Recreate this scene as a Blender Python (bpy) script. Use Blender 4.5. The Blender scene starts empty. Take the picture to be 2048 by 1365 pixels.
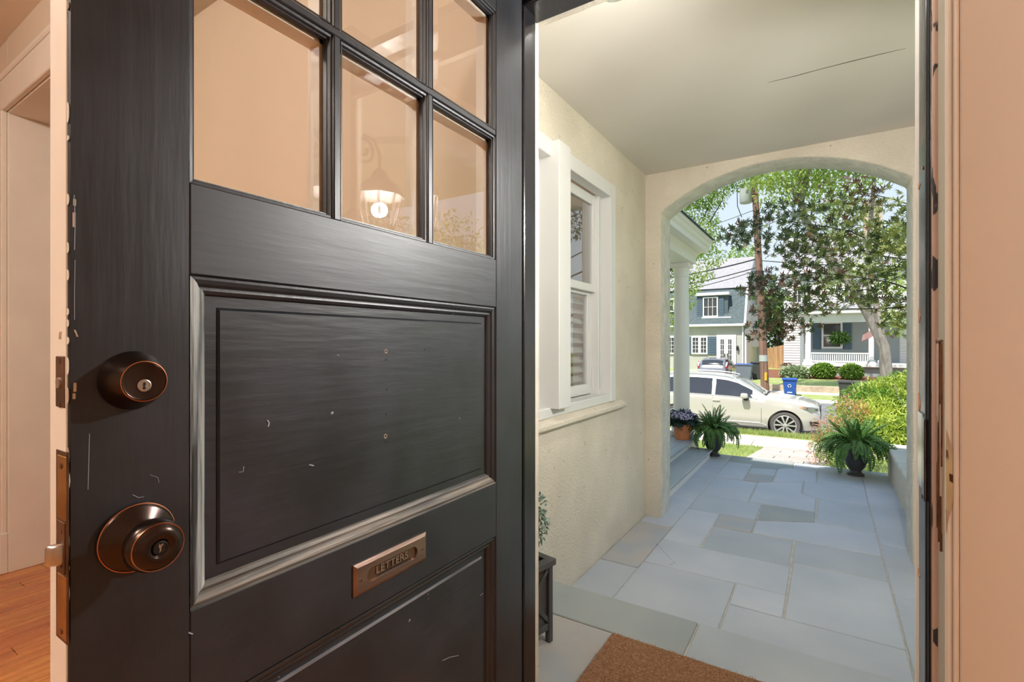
import bpy, bmesh, math, random
from mathutils import Vector, Matrix, noise as mnoise
random.seed(11)
R = math.radians
scn = bpy.context.scene
COL = scn.collection

# ------------------------------------------------------------------ camera, sky, sun, exposure
# world frame: X along the house front, Y out to the street, Z up; the patio paving is z = 0
F_PX, YAW, HZ, CAM_Z = 990.0, R(32.5), 687.0, 1.30
cam_d = bpy.data.cameras.new('camera')
cam_d.sensor_width = 36.0
cam_d.lens = F_PX / 2048 * 36
cam_d.shift_y = (HZ - 682.5) / 2048
cam_d.clip_start = 0.02
cam_d.clip_end = 400
cam = bpy.data.objects.new('camera', cam_d)
cam.location = (0, 0, CAM_Z)
cam.rotation_euler = (R(90), 0, YAW)
COL.objects.link(cam)
scn.camera = cam

w = bpy.data.worlds.new('sky')
scn.world = w
w.use_nodes = True
nt = w.node_tree
bg = nt.nodes['Background']
tc = nt.nodes.new('ShaderNodeTexCoord')
sx = nt.nodes.new('ShaderNodeSeparateXYZ')
rp = nt.nodes.new('ShaderNodeValToRGB')
nt.links.new(tc.outputs['Generated'], sx.inputs[0])
nt.links.new(sx.outputs[2], rp.inputs[0])
rp.color_ramp.elements[0].position = 0.0
rp.color_ramp.elements[0].color = (0.45, 0.50, 0.53, 1)
rp.color_ramp.elements[1].position = 0.75
rp.color_ramp.elements[1].color = (0.24, 0.35, 0.52, 1)
e = rp.color_ramp.elements.new(0.28)
e.color = (0.385, 0.46, 0.52, 1)
nt.links.new(rp.outputs[0], bg.inputs[0])
bg.inputs[1].default_value = 1.0

SUN_EL, SUN_AZ = 58.0, 16.0      # the sun stands behind the house, a little to the left
sd = bpy.data.lights.new('sun', 'SUN')
sd.energy = 3.5
sd.angle = R(0.6)
sd.color = (1.0, 0.94, 0.85)
so = bpy.data.objects.new('sun', sd)
dv = Vector((math.sin(R(SUN_AZ)) * math.cos(R(SUN_EL)), math.cos(R(SUN_AZ)) * math.cos(R(SUN_EL)), -math.sin(R(SUN_EL))))
so.rotation_euler = dv.to_track_quat('-Z', 'Y').to_euler()
so.location = (-3, -8, 14)
COL.objects.link(so)

vs = scn.view_settings
vs.view_transform = 'Standard'
vs.look = 'None'
vs.gamma = 1.0
vs.use_curve_mapping = False
vs.exposure = 0.95
scn.display_settings.display_device = 'sRGB'
cy = scn.cycles
cy.max_bounces = 10
cy.diffuse_bounces = 5
cy.glossy_bounces = 4
cy.transmission_bounces = 6
cy.transparent_max_bounces = 12
cy.sample_clamp_indirect = 6.0
cy.caustics_reflective = False
cy.caustics_refractive = False
LAMPS = [  # unseen hall lamps, mirrored porch lantern, plus added front-room fill and porch wall lamp (x, y, z, watts, colour, radius)
    ('hall_lamp_light', -0.35, -1.25, 2.62, 25, (1.0, 0.92, 0.825), 0.07),
    ('hall_lamp_light', -1.7, -0.9, 2.62, 31, (1.0, 0.92, 0.825), 0.07),
    ('front_room_fill', -2.2, 2.4, 2.5, 5, (1.0, 0.94, 0.86), 0.1),
    ('porch_lantern_light', 0.30, 1.47, 1.865, 74, (1.0, 0.98, 0.94), 0.03),
    ('added_porch_light', -0.50, 1.315, 2.34, 13, (1.0, 0.98, 0.94), 0.06),
]
for n, x, y, z, e_, c, r_ in LAMPS:
    ld = bpy.data.lights.new(n, 'POINT')
    ld.energy = e_
    ld.color = c
    ld.shadow_soft_size = r_
    lo = bpy.data.objects.new(n, ld)
    lo.location = (x, y, z)
    COL.objects.link(lo)

# ------------------------------------------------------------------ helpers
def ray(px, py):
    u, v = (px - 1024) / F_PX, (HZ - py) / F_PX
    C, S = math.cos(YAW), math.sin(YAW)
    return Vector((u * C - S, u * S + C, v))
def at(px, py, Y):                 # the point seen at a pixel, Y metres out from the camera
    r = ray(px, py)
    t = Y / r.y
    return Vector((r.x * t, Y, CAM_Z + r.z * t))

def tag(o, label=None, cat=None, group=None, kind=None):
    if label: o['label'] = label
    if cat: o['category'] = cat
    if group: o['group'] = group
    if kind: o['kind'] = kind
    return o
def thing(name, label, cat, loc=(0, 0, 0), rz=0.0, group=None):
    o = bpy.data.objects.new(name, None)
    o.empty_display_size = 0.1
    o.location = loc
    o.rotation_euler = (0, 0, rz)
    COL.objects.link(o)
    return tag(o, label, cat, group)
def kids(o):
    return [c for c in bpy.data.objects if c.parent == o]
def dup(o, parent=None, **kw):
    c = o.copy()
    COL.objects.link(c)
    c.parent = parent
    for ch in kids(o):
        dup(ch, c)
    for k, v in kw.items():
        if k == 'loc': c.location = v
        elif k == 'rz': c.rotation_euler = (0, 0, v)
        elif k == 'scale': c.scale = v
        else: c[k] = v
    return c
def woff(p):
    v = Vector((0, 0, 0))
    while p is not None:
        v += p.location
        p = p.parent
    return v

class MB:
    def __init__(s):
        s.v, s.f, s.mi = [], [], []
    def add(s, vs, fs, m=0):
        b = len(s.v)
        s.v += [tuple(p) for p in vs]
        s.f += [tuple(b + i for i in f) for f in fs]
        s.mi += [m] * len(fs)
        return s
    def box(s, x0, x1, y0, y1, z0, z1, M=None, m=0):
        vs = [Vector((x, y, z)) for x in (x0, x1) for y in (y0, y1) for z in (z0, z1)]
        if M is not None: vs = [M @ p for p in vs]
        return s.add(vs, [(0, 1, 3, 2), (4, 6, 7, 5), (0, 4, 5, 1), (2, 3, 7, 6), (0, 2, 6, 4), (1, 5, 7, 3)], m)
    def prism(s, pts, d, m=0):     # a planar polygon extruded by vector d
        n = len(pts)
        d = Vector(d)
        vs = [Vector(p) for p in pts] + [Vector(p) + d for p in pts]
        fs = [tuple(range(n))[::-1], tuple(range(n, 2 * n))] + [(i, (i + 1) % n, n + (i + 1) % n, n + i) for i in range(n)]
        return s.add(vs, fs, m)
    def tube(s, pts, rs, n=8, caps=True, m=0):
        pts = [Vector(p) for p in pts]
        if not hasattr(rs, '__len__'): rs = [rs] * len(pts)
        t0 = (pts[1] - pts[0]).normalized()
        a = t0.orthogonal().normalized()
        vs, fs = [], []
        for i, p in enumerate(pts):
            t = (pts[min(i + 1, len(pts) - 1)] - pts[max(i - 1, 0)]).normalized()
            a = (a - t * a.dot(t)).normalized()
            b = t.cross(a)
            for k in range(n):
                an = 2 * math.pi * k / n
                vs.append(p + (a * math.cos(an) + b * math.sin(an)) * rs[i])
        for i in range(len(pts) - 1):
            for k in range(n):
                k2 = (k + 1) % n
                fs.append((i * n + k, i * n + k2, (i + 1) * n + k2, (i + 1) * n + k))
        if caps:
            fs.append(tuple(range(n))[::-1])
            fs.append(tuple((len(pts) - 1) * n + k for k in range(n)))
        return s.add(vs, fs, m)
    def lathe(s, prof, c=(0, 0, 0), axis='z', n=24, m=0, closed=False, caps=True):   # prof: (radius, height)
        c = Vector(c)
        vs, fs = [], []
        for r, h in prof:
            for k in range(n):
                an = 2 * math.pi * k / n
                u, v_ = r * math.cos(an), r * math.sin(an)
                p = {'z': (u, v_, h), 'y': (u, h, v_), 'x': (h, u, v_)}[axis]
                vs.append(c + Vector(p))
        L = len(prof)
        for i in range(L if closed else L - 1):
            j = (i + 1) % L
            for k in range(n):
                k2 = (k + 1) % n
                fs.append((i * n + k, i * n + k2, j * n + k2, j * n + k))
        if not closed and caps:
            if prof[0][0] > 1e-5: fs.append(tuple(range(n))[::-1])
            if prof[-1][0] > 1e-5: fs.append(tuple((L - 1) * n + k for k in range(n)))
        return s.add(vs, fs, m)
    def build(s, name, mats, parent=None, smooth=False, bevel=0.0, seg=1, local=False, origin=None, angle=40):
        me = bpy.data.meshes.new(name)
        off = Vector((0, 0, 0))
        if parent is not None and not local: off = woff(parent)
        loc = Vector((0, 0, 0))
        if origin is not None:
            loc = Vector(origin)
            off = off + loc
        me.from_pydata([tuple(Vector(p) - off) for p in s.v], [], s.f)
        if not isinstance(mats, (list, tuple)): mats = [mats]
        for m_ in mats: me.materials.append(m_)
        if len(mats) > 1: me.polygons.foreach_set('material_index', s.mi)
        bm = bmesh.new()
        bm.from_mesh(me)
        bmesh.ops.remove_doubles(bm, verts=bm.verts, dist=1e-6)
        bmesh.ops.recalc_face_normals(bm, faces=bm.faces)
        if bevel > 0:
            ed = [e for e in bm.edges if len(e.link_faces) == 2 and e.calc_face_angle(0) > R(30)]
            bmesh.ops.bevel(bm, geom=ed, offset=bevel, segments=seg, affect='EDGES', profile=0.5, clamp_overlap=True)
        bm.to_mesh(me)
        bm.free()
        if smooth:
            me.polygons.foreach_set('use_smooth', [True] * len(me.polygons))
            me.set_sharp_from_angle(angle=R(angle))
        o = bpy.data.objects.new(name, me)
        o.location = loc
        COL.objects.link(o)
        if parent is not None: o.parent = parent
        return o
def raw(name, verts, faces, m, parent=None, smooth=False, local=False):   # big meshes, no clean-up
    me = bpy.data.meshes.new(name)
    off = Vector((0, 0, 0)) if (parent is None or local) else woff(parent)
    me.from_pydata([(p[0] - off.x, p[1] - off.y, p[2] - off.z) for p in verts], [], faces)
    me.materials.append(m)
    if smooth: me.polygons.foreach_set('use_smooth', [True] * len(me.polygons))
    o = bpy.data.objects.new(name, me)
    COL.objects.link(o)
    if parent is not None: o.parent = parent
    return o
def box(name, x0, x1, y0, y1, z0, z1, m, parent=None, bevel=0.0, **kw):
    return MB().box(x0, x1, y0, y1, z0, z1).build(name, m, parent, bevel=bevel, **kw)
def struct(o, label):
    return tag(o, label, kind='structure')
def link_mesh(name, me, parent, loc, rot=(0, 0, 0), scale=(1, 1, 1)):
    o = bpy.data.objects.new(name, me)
    COL.objects.link(o)
    o.parent = parent
    o.location, o.rotation_euler, o.scale = loc, rot, scale
    return o

# ------------------------------------------------------------------ materials
def mat(name, col, rough=0.6, metal=0.0, var=0.0, col2=None, vscale=6.0, stretch=(1, 1, 1), bump=0.0, bscale=60.0,
        bstretch=(1, 1, 1), spec=0.5, rand=0.0, chips=None, translucent=0.0, coat=0.0, ramp=(0.35, 0.65), rvar=0.0, bdist=0.01):
    m = bpy.data.materials.new(name)
    m.use_nodes = True
    N, L = m.node_tree.nodes, m.node_tree.links
    bs = N['Principled BSDF']
    bs.inputs['Roughness'].default_value = rough
    bs.inputs['Metallic'].default_value = metal
    bs.inputs['Specular IOR Level'].default_value = spec
    if coat: 
        bs.inputs['Coat Weight'].default_value = coat
        bs.inputs['Coat Roughness'].default_value = 0.06 if metal else 0.42
    c4 = (*col, 1)
    bs.inputs['Base Color'].default_value = c4
    out = None
    tcn = N.new('ShaderNodeTexCoord')
    def noise(scale, st, detail=5):
        mp = N.new('ShaderNodeMapping')
        mp.inputs['Scale'].default_value = st
        L.new(tcn.outputs['Object'], mp.inputs[0])
        nz = N.new('ShaderNodeTexNoise')
        nz.inputs['Scale'].default_value = scale
        nz.inputs['Detail'].default_value = detail
        L.new(mp.outputs[0], nz.inputs['Vector'])
        return nz
    if var > 0 or col2 is not None:
        nz = noise(vscale, stretch)
        cr = N.new('ShaderNodeValToRGB')
        cr.color_ramp.elements[0].position, cr.color_ramp.elements[1].position = ramp
        a = tuple(c * (1 - var) for c in col) if col2 is None else col
        b = tuple(min(1, c * (1 + var)) for c in col) if col2 is None else col2
        cr.color_ramp.elements[0].color = (*a, 1)
        cr.color_ramp.elements[1].color = (*b, 1)
        L.new(nz.outputs['Fac'], cr.inputs[0])
        out = cr.outputs[0]
        if rvar:
            mr = N.new('ShaderNodeMapRange')
            mr.inputs['To Min'].default_value = rough - rvar
            mr.inputs['To Max'].default_value = rough + rvar
            L.new(nz.outputs['Fac'], mr.inputs[0])
            L.new(mr.outputs[0], bs.inputs['Roughness'])
    if rand > 0:
        oi = N.new('ShaderNodeObjectInfo')
        hs = N.new('ShaderNodeHueSaturation')
        mr = N.new('ShaderNodeMapRange')
        mr.inputs['To Min'].default_value = 1 - rand
        mr.inputs['To Max'].default_value = 1 + rand
        L.new(oi.outputs['Random'], mr.inputs[0])
        L.new(mr.outputs[0], hs.inputs['Value'])
        mh = N.new('ShaderNodeMath')
        mh.operation = 'MULTIPLY_ADD'
        L.new(oi.outputs['Random'], mh.inputs[0])
        mh.inputs[1].default_value = rand * 0.18
        mh.inputs[2].default_value = 0.5 - rand * 0.09
        L.new(mh.outputs[0], hs.inputs['Hue'])
        if out is not None: L.new(out, hs.inputs['Color'])
        else: hs.inputs['Color'].default_value = c4
        out = hs.outputs[0]
    if chips is not None:           # (colour, scale, threshold, stretch): small worn spots
        cc, cs, th, cst = chips
        nz = noise(cs, cst, 3)
        cr = N.new('ShaderNodeValToRGB')
        cr.color_ramp.elements[0].position, cr.color_ramp.elements[1].position = th, th + 0.015
        cr.color_ramp.elements[0].color = (0, 0, 0, 1)
        cr.color_ramp.elements[1].color = (1, 1, 1, 1)
        L.new(nz.outputs['Fac'], cr.inputs[0])
        mx = N.new('ShaderNodeMix')
        mx.data_type = 'RGBA'
        L.new(cr.outputs[0], mx.inputs[0])
        if out is not None: L.new(out, mx.inputs[6])
        else: mx.inputs[6].default_value = c4
        mx.inputs[7].default_value = (*cc, 1)
        out = mx.outputs[2]
    if out is not None: L.new(out, bs.inputs['Base Color'])
    if bump > 0:
        nz = noise(bscale, bstretch, 6)
        bp = N.new('ShaderNodeBump')
        bp.inputs['Strength'].default_value = bump
        bp.inputs['Distance'].default_value = bdist
        L.new(nz.outputs['Fac'], bp.inputs['Height'])
        L.new(bp.outputs[0], bs.inputs['Normal'])
    if translucent > 0:
        tr = N.new('ShaderNodeBsdfTranslucent')
        ms = N.new('ShaderNodeMixShader')
        ms.inputs[0].default_value = translucent
        if out is not None: L.new(out, tr.inputs[0])
        else: tr.inputs[0].default_value = c4
        L.new(bs.outputs[0], ms.inputs[1])
        L.new(tr.outputs[0], ms.inputs[2])
        L.new(ms.outputs[0], N['Material Output'].inputs[0])
    return m
def glass(name, tint=(1, 1, 1), ior=1.5, rough=0.0, boost=1.0):
    m = bpy.data.materials.new(name)
    m.use_nodes = True
    N, L = m.node_tree.nodes, m.node_tree.links
    N.remove(N['Principled BSDF'])
    t = N.new('ShaderNodeBsdfTransparent')
    t.inputs[0].default_value = (*tint, 1)
    g = N.new('ShaderNodeBsdfGlossy')
    g.inputs['Roughness'].default_value = rough
    fr = N.new('ShaderNodeFresnel')
    fr.inputs[0].default_value = ior
    ms = N.new('ShaderNodeMixShader')
    mm = N.new('ShaderNodeMath')
    mm.operation = 'MULTIPLY'
    mm.use_clamp = True
    mm.inputs[1].default_value = boost
    L.new(fr.outputs[0], mm.inputs[0])
    ge = N.new('ShaderNodeNewGeometry')
    fb = N.new('ShaderNodeMath')          # only the outward side of a pane mirrors; the exit side would give false total reflection
    fb.operation = 'SUBTRACT'
    fb.inputs[0].default_value = 1.0
    L.new(ge.outputs['Backfacing'], fb.inputs[1])
    fm_ = N.new('ShaderNodeMath')
    fm_.operation = 'MULTIPLY'
    L.new(mm.outputs[0], fm_.inputs[0])
    L.new(fb.outputs[0], fm_.inputs[1])
    L.new(fm_.outputs[0], ms.inputs[0])
    L.new(t.outputs[0], ms.inputs[1])
    L.new(g.outputs[0], ms.inputs[2])
    L.new(ms.outputs[0], N['Material Output'].inputs[0])
    return m
def glow(name, col, s):
    m = bpy.data.materials.new(name)
    m.use_nodes = True
    b = m.node_tree.nodes['Principled BSDF']
    b.inputs['Base Color'].default_value = (*col, 1)
    b.inputs['Emission Color'].default_value = (*col, 1)
    b.inputs['Emission Strength'].default_value = s
    return m

M = {}
M['stucco'] = mat('cream_stucco', (0.62, 0.56, 0.465), 0.9, var=0.07, vscale=3, bump=0.6, bscale=75, bdist=0.012, spec=0.2,
                  chips=((0.36, 0.31, 0.23), 34, 0.71, (1, 1, 1)))
M['stucco_daylit'] = mat('daylit_rough_stucco', (0.66, 0.64, 0.57), 0.9, var=0.1, vscale=14, bump=0.9, bscale=75, bdist=0.012, spec=0.2,
                        chips=((0.33, 0.31, 0.27), 60, 0.68, (1, 1, 1)))  # rough stucco paled to stand in for daylight on the arch reveals
M['porch_ceiling'] = mat('porch_ceiling_paint', (0.62, 0.585, 0.53), 0.7, var=0.03, vscale=1.2, bump=0.06, bscale=4, bdist=0.02)
M['bluestone'] = mat('bluestone', (0.40, 0.44, 0.505), 0.58, col2=(0.485, 0.515, 0.57), vscale=2.6, bump=0.25, bscale=9, bdist=0.01, rand=0.11, ramp=(0.3, 0.7), rvar=0.1)
M['greenstone'] = mat('greenish_bluestone', (0.30, 0.335, 0.355), 0.6, col2=(0.37, 0.395, 0.385), vscale=2.2, bump=0.2, bscale=9, rand=0.05, ramp=(0.3, 0.7))
M['tanstone'] = mat('tan_flagstone', (0.44, 0.41, 0.385), 0.65, col2=(0.37, 0.39, 0.42), vscale=4, bump=0.2, bscale=9, rand=0.06, ramp=(0.4, 0.6))
M['mortar'] = mat('mortar', (0.52, 0.49, 0.44), 0.95, var=0.12, vscale=25, bump=0.4, bscale=120)
M['door_black'] = mat('black_door_paint', (0.011, 0.012, 0.016), 0.42, col2=(0.024, 0.026, 0.034), vscale=7, bump=0.13, bscale=70, bstretch=(1, 1, 0.09),
                      bdist=0.006, spec=0.5, coat=0.2, ramp=(0.35, 0.75), chips=((0.30, 0.32, 0.38), 42, 0.765, (1, 1, 1)), rvar=0.07)
M['door_panel'] = mat('black_panel_paint', (0.011, 0.012, 0.016), 0.39, col2=(0.026, 0.028, 0.037), vscale=8, bump=0.14, bscale=70, bstretch=(1, 0.12, 1),
                      bdist=0.006, spec=0.5, coat=0.2, ramp=(0.35, 0.75), chips=((0.28, 0.30, 0.38), 36, 0.765, (1, 1, 1)), rvar=0.06)
M['door_rail'] = mat('black_rail_paint', (0.011, 0.012, 0.016), 0.46, col2=(0.025, 0.027, 0.036), vscale=7, bump=0.11, bscale=70, bstretch=(1, 0.09, 1),
                      bdist=0.006, spec=0.5, coat=0.2, ramp=(0.35, 0.75), chips=((0.30, 0.32, 0.38), 42, 0.775, (1, 1, 1)), rvar=0.07)
M['worn_mould_v'] = mat('worn_black_moulding_upright', (0.03, 0.032, 0.034), 0.45, col2=(0.46, 0.50, 0.50), vscale=30, stretch=(2.5, 2.5, 0.16), bump=0.4, bscale=90, bstretch=(2, 2, 0.15), bdist=0.006, ramp=(0.38, 0.66))
M['worn_mould_h'] = mat('worn_black_moulding_sill', (0.03, 0.03, 0.03), 0.5, col2=(0.26, 0.22, 0.18), vscale=30, stretch=(2.5, 0.14, 2.5), bump=0.4, bscale=90, bstretch=(2, 0.15, 2), bdist=0.006, ramp=(0.36, 0.68))
M['edge_glint'] = mat('painted_edge_glint', (0.30, 0.31, 0.34), 0.4, col2=(0.12, 0.12, 0.14), vscale=20, stretch=(1, 0.3, 1))  # pale grey standing in for light caught on a panel edge
M['cream'] = mat('cream_trim_paint', (0.80, 0.74, 0.66), 0.38, var=0.03, vscale=5, bump=0.08, bscale=40, bstretch=(1, 1, 0.2), bdist=0.005)
M['peach_wall'] = mat('peach_wall_paint', (0.69, 0.59, 0.47), 0.6, var=0.02, vscale=2, bump=0.05, bscale=120, bdist=0.003)
M['casing'] = mat('pale_peach_casing_paint', (0.71, 0.63, 0.54), 0.5, var=0.02, vscale=2, bump=0.05, bscale=120, bdist=0.003)
M['hall_ceiling'] = mat('hall_ceiling_paint', (0.80, 0.72, 0.63), 0.8)
M['white_paint'] = mat('white_paint', (0.80, 0.78, 0.74), 0.45, bump=0.05, bscale=60, bdist=0.004)
M['window_white'] = mat('white_window_paint', (0.62, 0.615, 0.60), 0.45, bump=0.05, bscale=60, bdist=0.004)
M['white_far'] = mat('white_house_paint', (0.78, 0.77, 0.76), 0.6, var=0.04, vscale=2)
M['raw_wood'] = mat('bare_worn_wood', (0.34, 0.20, 0.13), 0.8, col2=(0.55, 0.43, 0.33), vscale=16, stretch=(2, 2, 0.25), bump=0.5, bscale=60, bstretch=(2, 2, 0.2), chips=((0.09, 0.045, 0.03), 22, 0.64, (1, 1, 0.4)))
M['pink_primer'] = mat('old_pink_primer', (0.48, 0.32, 0.25), 0.7, col2=(0.56, 0.41, 0.33), vscale=12, stretch=(1, 1, .2), chips=((0.03, 0.025, 0.03), 26, 0.60, (1, 1, .4)))
M['grey_jamb'] = mat('grey_jamb_paint', (0.46, 0.40, 0.31), 0.5, var=0.08, vscale=9, stretch=(1, 1, .2), chips=((0.30, 0.15, 0.09), 26, 0.74, (1, 1, .4)))
M['orange_primer'] = mat('bare_orange_wood', (0.58, 0.30, 0.14), 0.7, var=0.2, vscale=40)
M['yellow_filler'] = mat('yellowed_filler', (0.52, 0.43, 0.26), 0.7, var=0.15, vscale=20, chips=((0.13, 0.07, 0.05), 24, 0.66, (1, 1, .5)))
M['jamb_black'] = mat('black_jamb_paint', (0.016, 0.015, 0.018), 0.22, var=0.2, vscale=9, bump=0.2, bscale=50, bstretch=(1, 1, 0.12), bdist=0.005, spec=0.6, chips=((0.5, 0.27, 0.16), 30, 0.775, (1, 1, 0.6)))
M['brass'] = mat('tarnished_brass', (0.52, 0.32, 0.13), 0.42, 1.0, col2=(0.36, 0.21, 0.09), vscale=25, bump=0.1, bscale=80)
M['old_bronze'] = mat('dark_latch_bronze', (0.16, 0.09, 0.055), 0.45, 0.8, var=0.3, vscale=40)
M['bronze'] = mat('oil_rubbed_bronze', (0.052, 0.034, 0.028), 0.24, 0.85, var=0.25, vscale=12)
M['copper_edge'] = mat('worn_copper_edge', (0.55, 0.22, 0.11), 0.28, 1.0)
M['slot_bronze'] = mat('brushed_slot_bronze', (0.36, 0.24, 0.19), 0.33, 0.9, col2=(0.25, 0.16, 0.13), vscale=14, stretch=(1, .3, 2), bump=0.05, bscale=120, bstretch=(1, .1, 1))
M['nickel_warm'] = mat('rubbed_letter_bronze', (0.50, 0.38, 0.33), 0.35, 0.9)
M['nickel'] = mat('nickel', (0.58, 0.55, 0.53), 0.3, 1.0)
M['keyway'] = mat('keyway_black', (0.006, 0.006, 0.006), 0.5)
M['strike'] = mat('strike_steel', (0.66, 0.66, 0.66), 0.26, 1.0, var=0.15, vscale=20)
M['darkened_steel'] = mat('steel_dark_reflection', (0.20, 0.20, 0.22), 0.25, 1.0, var=0.3, vscale=25)
M['glass_door'] = glass('door_glass', (0.97, 0.97, 0.96), 1.52, 0.0, 1.9)
M['glass_win'] = glass('window_glass', (0.86, 0.88, 0.88), 1.52, 0.0, 2.8)
M['floor_oak'] = mat('orange_heart_pine', (0.50, 0.18, 0.06), 0.28, col2=(0.66, 0.27, 0.09), vscale=5, stretch=(9, 0.5, 1), bump=0.08, bscale=60, bstretch=(4, .1, 1), bdist=0.004, rand=0.12, rvar=0.06)
M['coir'] = mat('coir_mat', (0.24, 0.115, 0.055), 0.95, col2=(0.34, 0.18, 0.10), vscale=220, bump=0.5, bscale=420, bdist=0.006, spec=0.1)
M['coir_fibre'] = mat('coir_fibre', (0.17, 0.075, 0.035), 0.8, col2=(0.52, 0.31, 0.20), ramp=(0.42, 0.60), vscale=140, spec=0.15)
M['planter'] = mat('charcoal_planter_paint', (0.055, 0.05, 0.052), 0.5, var=0.15, vscale=20, stretch=(1, 1, .2), bump=0.1, bscale=40)
M['soil'] = mat('potting_soil', (0.05, 0.035, 0.025), 0.95, var=0.4, vscale=40, bump=0.6, bscale=80)
M['topiary_leaf'] = mat('dusty_topiary_leaf', (0.10, 0.17, 0.12), 0.5, col2=(0.34, 0.42, 0.36), vscale=55, translucent=0.15, ramp=(0.45, 0.7))
M['terracotta'] = mat('terracotta', (0.56, 0.20, 0.08), 0.75, var=0.1, vscale=10, bump=0.08, bscale=60)
M['urn'] = mat('dark_urn_glaze', (0.045, 0.042, 0.046), 0.42, var=0.2, vscale=9)
M['fern'] = mat('fern_green', (0.055, 0.15, 0.035), 0.5, col2=(0.14, 0.27, 0.06), vscale=9, translucent=0.3, rand=0.12)
M['hydrangea'] = mat('lilac_petals', (0.42, 0.36, 0.60), 0.7, col2=(0.60, 0.52, 0.66), vscale=22, translucent=0.2)
M['hyd_leaf'] = mat('hydrangea_leaf', (0.035, 0.075, 0.05), 0.5, var=0.3, vscale=12, translucent=0.2)
M['deck_paint'] = mat('grey_blue_deck_paint', (0.36, 0.40, 0.43), 0.45, var=0.06, vscale=6, stretch=(3, .4, 1), rand=0.03)
M['cap_stone'] = mat('parapet_cap', (0.58, 0.55, 0.47), 0.8, var=0.08, vscale=8, bump=0.3, bscale=50)
M['grass'] = mat('lawn_blade', (0.30, 0.42, 0.10), 0.6, col2=(0.52, 0.56, 0.22), vscale=1.6, translucent=0.35)
M['grass_soil'] = mat('lawn_ground', (0.25, 0.34, 0.09), 0.95, col2=(0.40, 0.42, 0.17), vscale=3, bump=0.5, bscale=40)
M['concrete'] = mat('pale_sidewalk_concrete', (0.62, 0.56, 0.47), 0.9, var=0.07, vscale=5, bump=0.2, bscale=60, rand=0.04)
M['pinkstone'] = mat('pinkish_walk_stone', (0.56, 0.46, 0.40), 0.85, var=0.1, vscale=5, rand=0.1, bump=0.15, bscale=30)
M['asphalt'] = mat('asphalt', (0.20, 0.20, 0.21), 0.9, var=0.15, vscale=3, bump=0.3, bscale=120)
M['mulch'] = mat('red_mulch', (0.22, 0.085, 0.05), 0.95, var=0.3, vscale=16, bump=0.8, bscale=40)
M['shrub_leaf'] = mat('bright_shrub_leaf', (0.18, 0.34, 0.05), 0.45, col2=(0.60, 0.68, 0.14), vscale=2.6, translucent=0.35, ramp=(0.40, 0.62))
M['spirea_leaf'] = mat('spirea_leaf', (0.30, 0.42, 0.12), 0.55, col2=(0.42, 0.50, 0.20), vscale=8, translucent=0.35)
M['spirea_tip'] = mat('spirea_orange_tip', (0.62, 0.30, 0.16), 0.55, col2=(0.70, 0.42, 0.22), vscale=9, translucent=0.35)
M['box_leaf'] = mat('round_bush_leaf', (0.14, 0.27, 0.04), 0.5, col2=(0.34, 0.48, 0.09), vscale=5, translucent=0.3)
M['hosta_leaf'] = mat('pale_hosta_leaf', (0.26, 0.36, 0.18), 0.5, col2=(0.50, 0.55, 0.36), vscale=7, translucent=0.3)
M['tree_leaf'] = mat('street_tree_leaf', (0.17, 0.30, 0.05), 0.5, col2=(0.42, 0.55, 0.13), vscale=0.9, translucent=0.45)
M['street_leaf'] = mat('yellow_green_leaf', (0.24, 0.38, 0.06), 0.5, col2=(0.55, 0.66, 0.18), vscale=0.8, translucent=0.5)
M['tree_leaf_dark'] = mat('background_leaf', (0.09, 0.19, 0.04), 0.5, col2=(0.26, 0.38, 0.09), vscale=0.8, translucent=0.4)
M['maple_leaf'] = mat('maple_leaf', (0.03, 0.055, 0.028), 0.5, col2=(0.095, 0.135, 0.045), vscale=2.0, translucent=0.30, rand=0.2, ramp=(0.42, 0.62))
M['maple_sunlit'] = mat('sunlit_maple_leaf', (0.12, 0.19, 0.04), 0.5, col2=(0.28, 0.34, 0.09), vscale=2.0, translucent=0.38, rand=0.2, ramp=(0.40, 0.62))  # lighter copy of the maple leaf, sunlight put into the colour
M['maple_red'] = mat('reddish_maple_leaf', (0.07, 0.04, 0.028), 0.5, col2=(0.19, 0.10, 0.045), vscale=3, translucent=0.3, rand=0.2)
M['bark'] = mat('grey_bark', (0.27, 0.24, 0.21), 0.9, var=0.25, vscale=8, stretch=(1, 1, .3), bump=0.6, bscale=20, bstretch=(1, 1, .3))
M['bark_dark'] = mat('dark_bark', (0.06, 0.05, 0.045), 0.9, var=0.25, vscale=12)
M['pole_wood'] = mat('creosoted_pole_wood', (0.15, 0.075, 0.05), 0.85, col2=(0.27, 0.16, 0.12), vscale=6, stretch=(3, 3, .1), bump=0.3, bscale=30, bstretch=(3, 3, .1))
M['grey_metal'] = mat('grey_tank_paint', (0.42, 0.45, 0.42), 0.45, var=0.05)
M['wire'] = mat('wire_black', (0.03, 0.03, 0.03), 0.6)
M['yellow'] = mat('yellow_tag', (0.75, 0.42, 0.03), 0.5)
M['car_silver'] = mat('pearl_silver_paint', (0.64, 0.61, 0.56), 0.28, 0.35, coat=0.8)
M['car_grey'] = mat('dark_grey_car_paint', (0.30, 0.30, 0.34), 0.25, 0.5, coat=0.8)
M['car_glass'] = mat('tinted_car_glass', (0.035, 0.037, 0.045), 0.06, spec=0.9)
M['car_shield'] = mat('windshield_glass', (0.13, 0.165, 0.15), 0.06, spec=0.9)
M['car_black'] = mat('car_black_plastic', (0.02, 0.02, 0.022), 0.5)
M['tyre'] = mat('tyre_rubber', (0.11, 0.10, 0.095), 0.8)
M['alloy'] = mat('alloy_rim', (0.75, 0.74, 0.72), 0.3, 0.7)
M['lamp_clear'] = mat('headlamp_lens', (0.30, 0.31, 0.33), 0.12, 0.5, spec=0.8)
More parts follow.
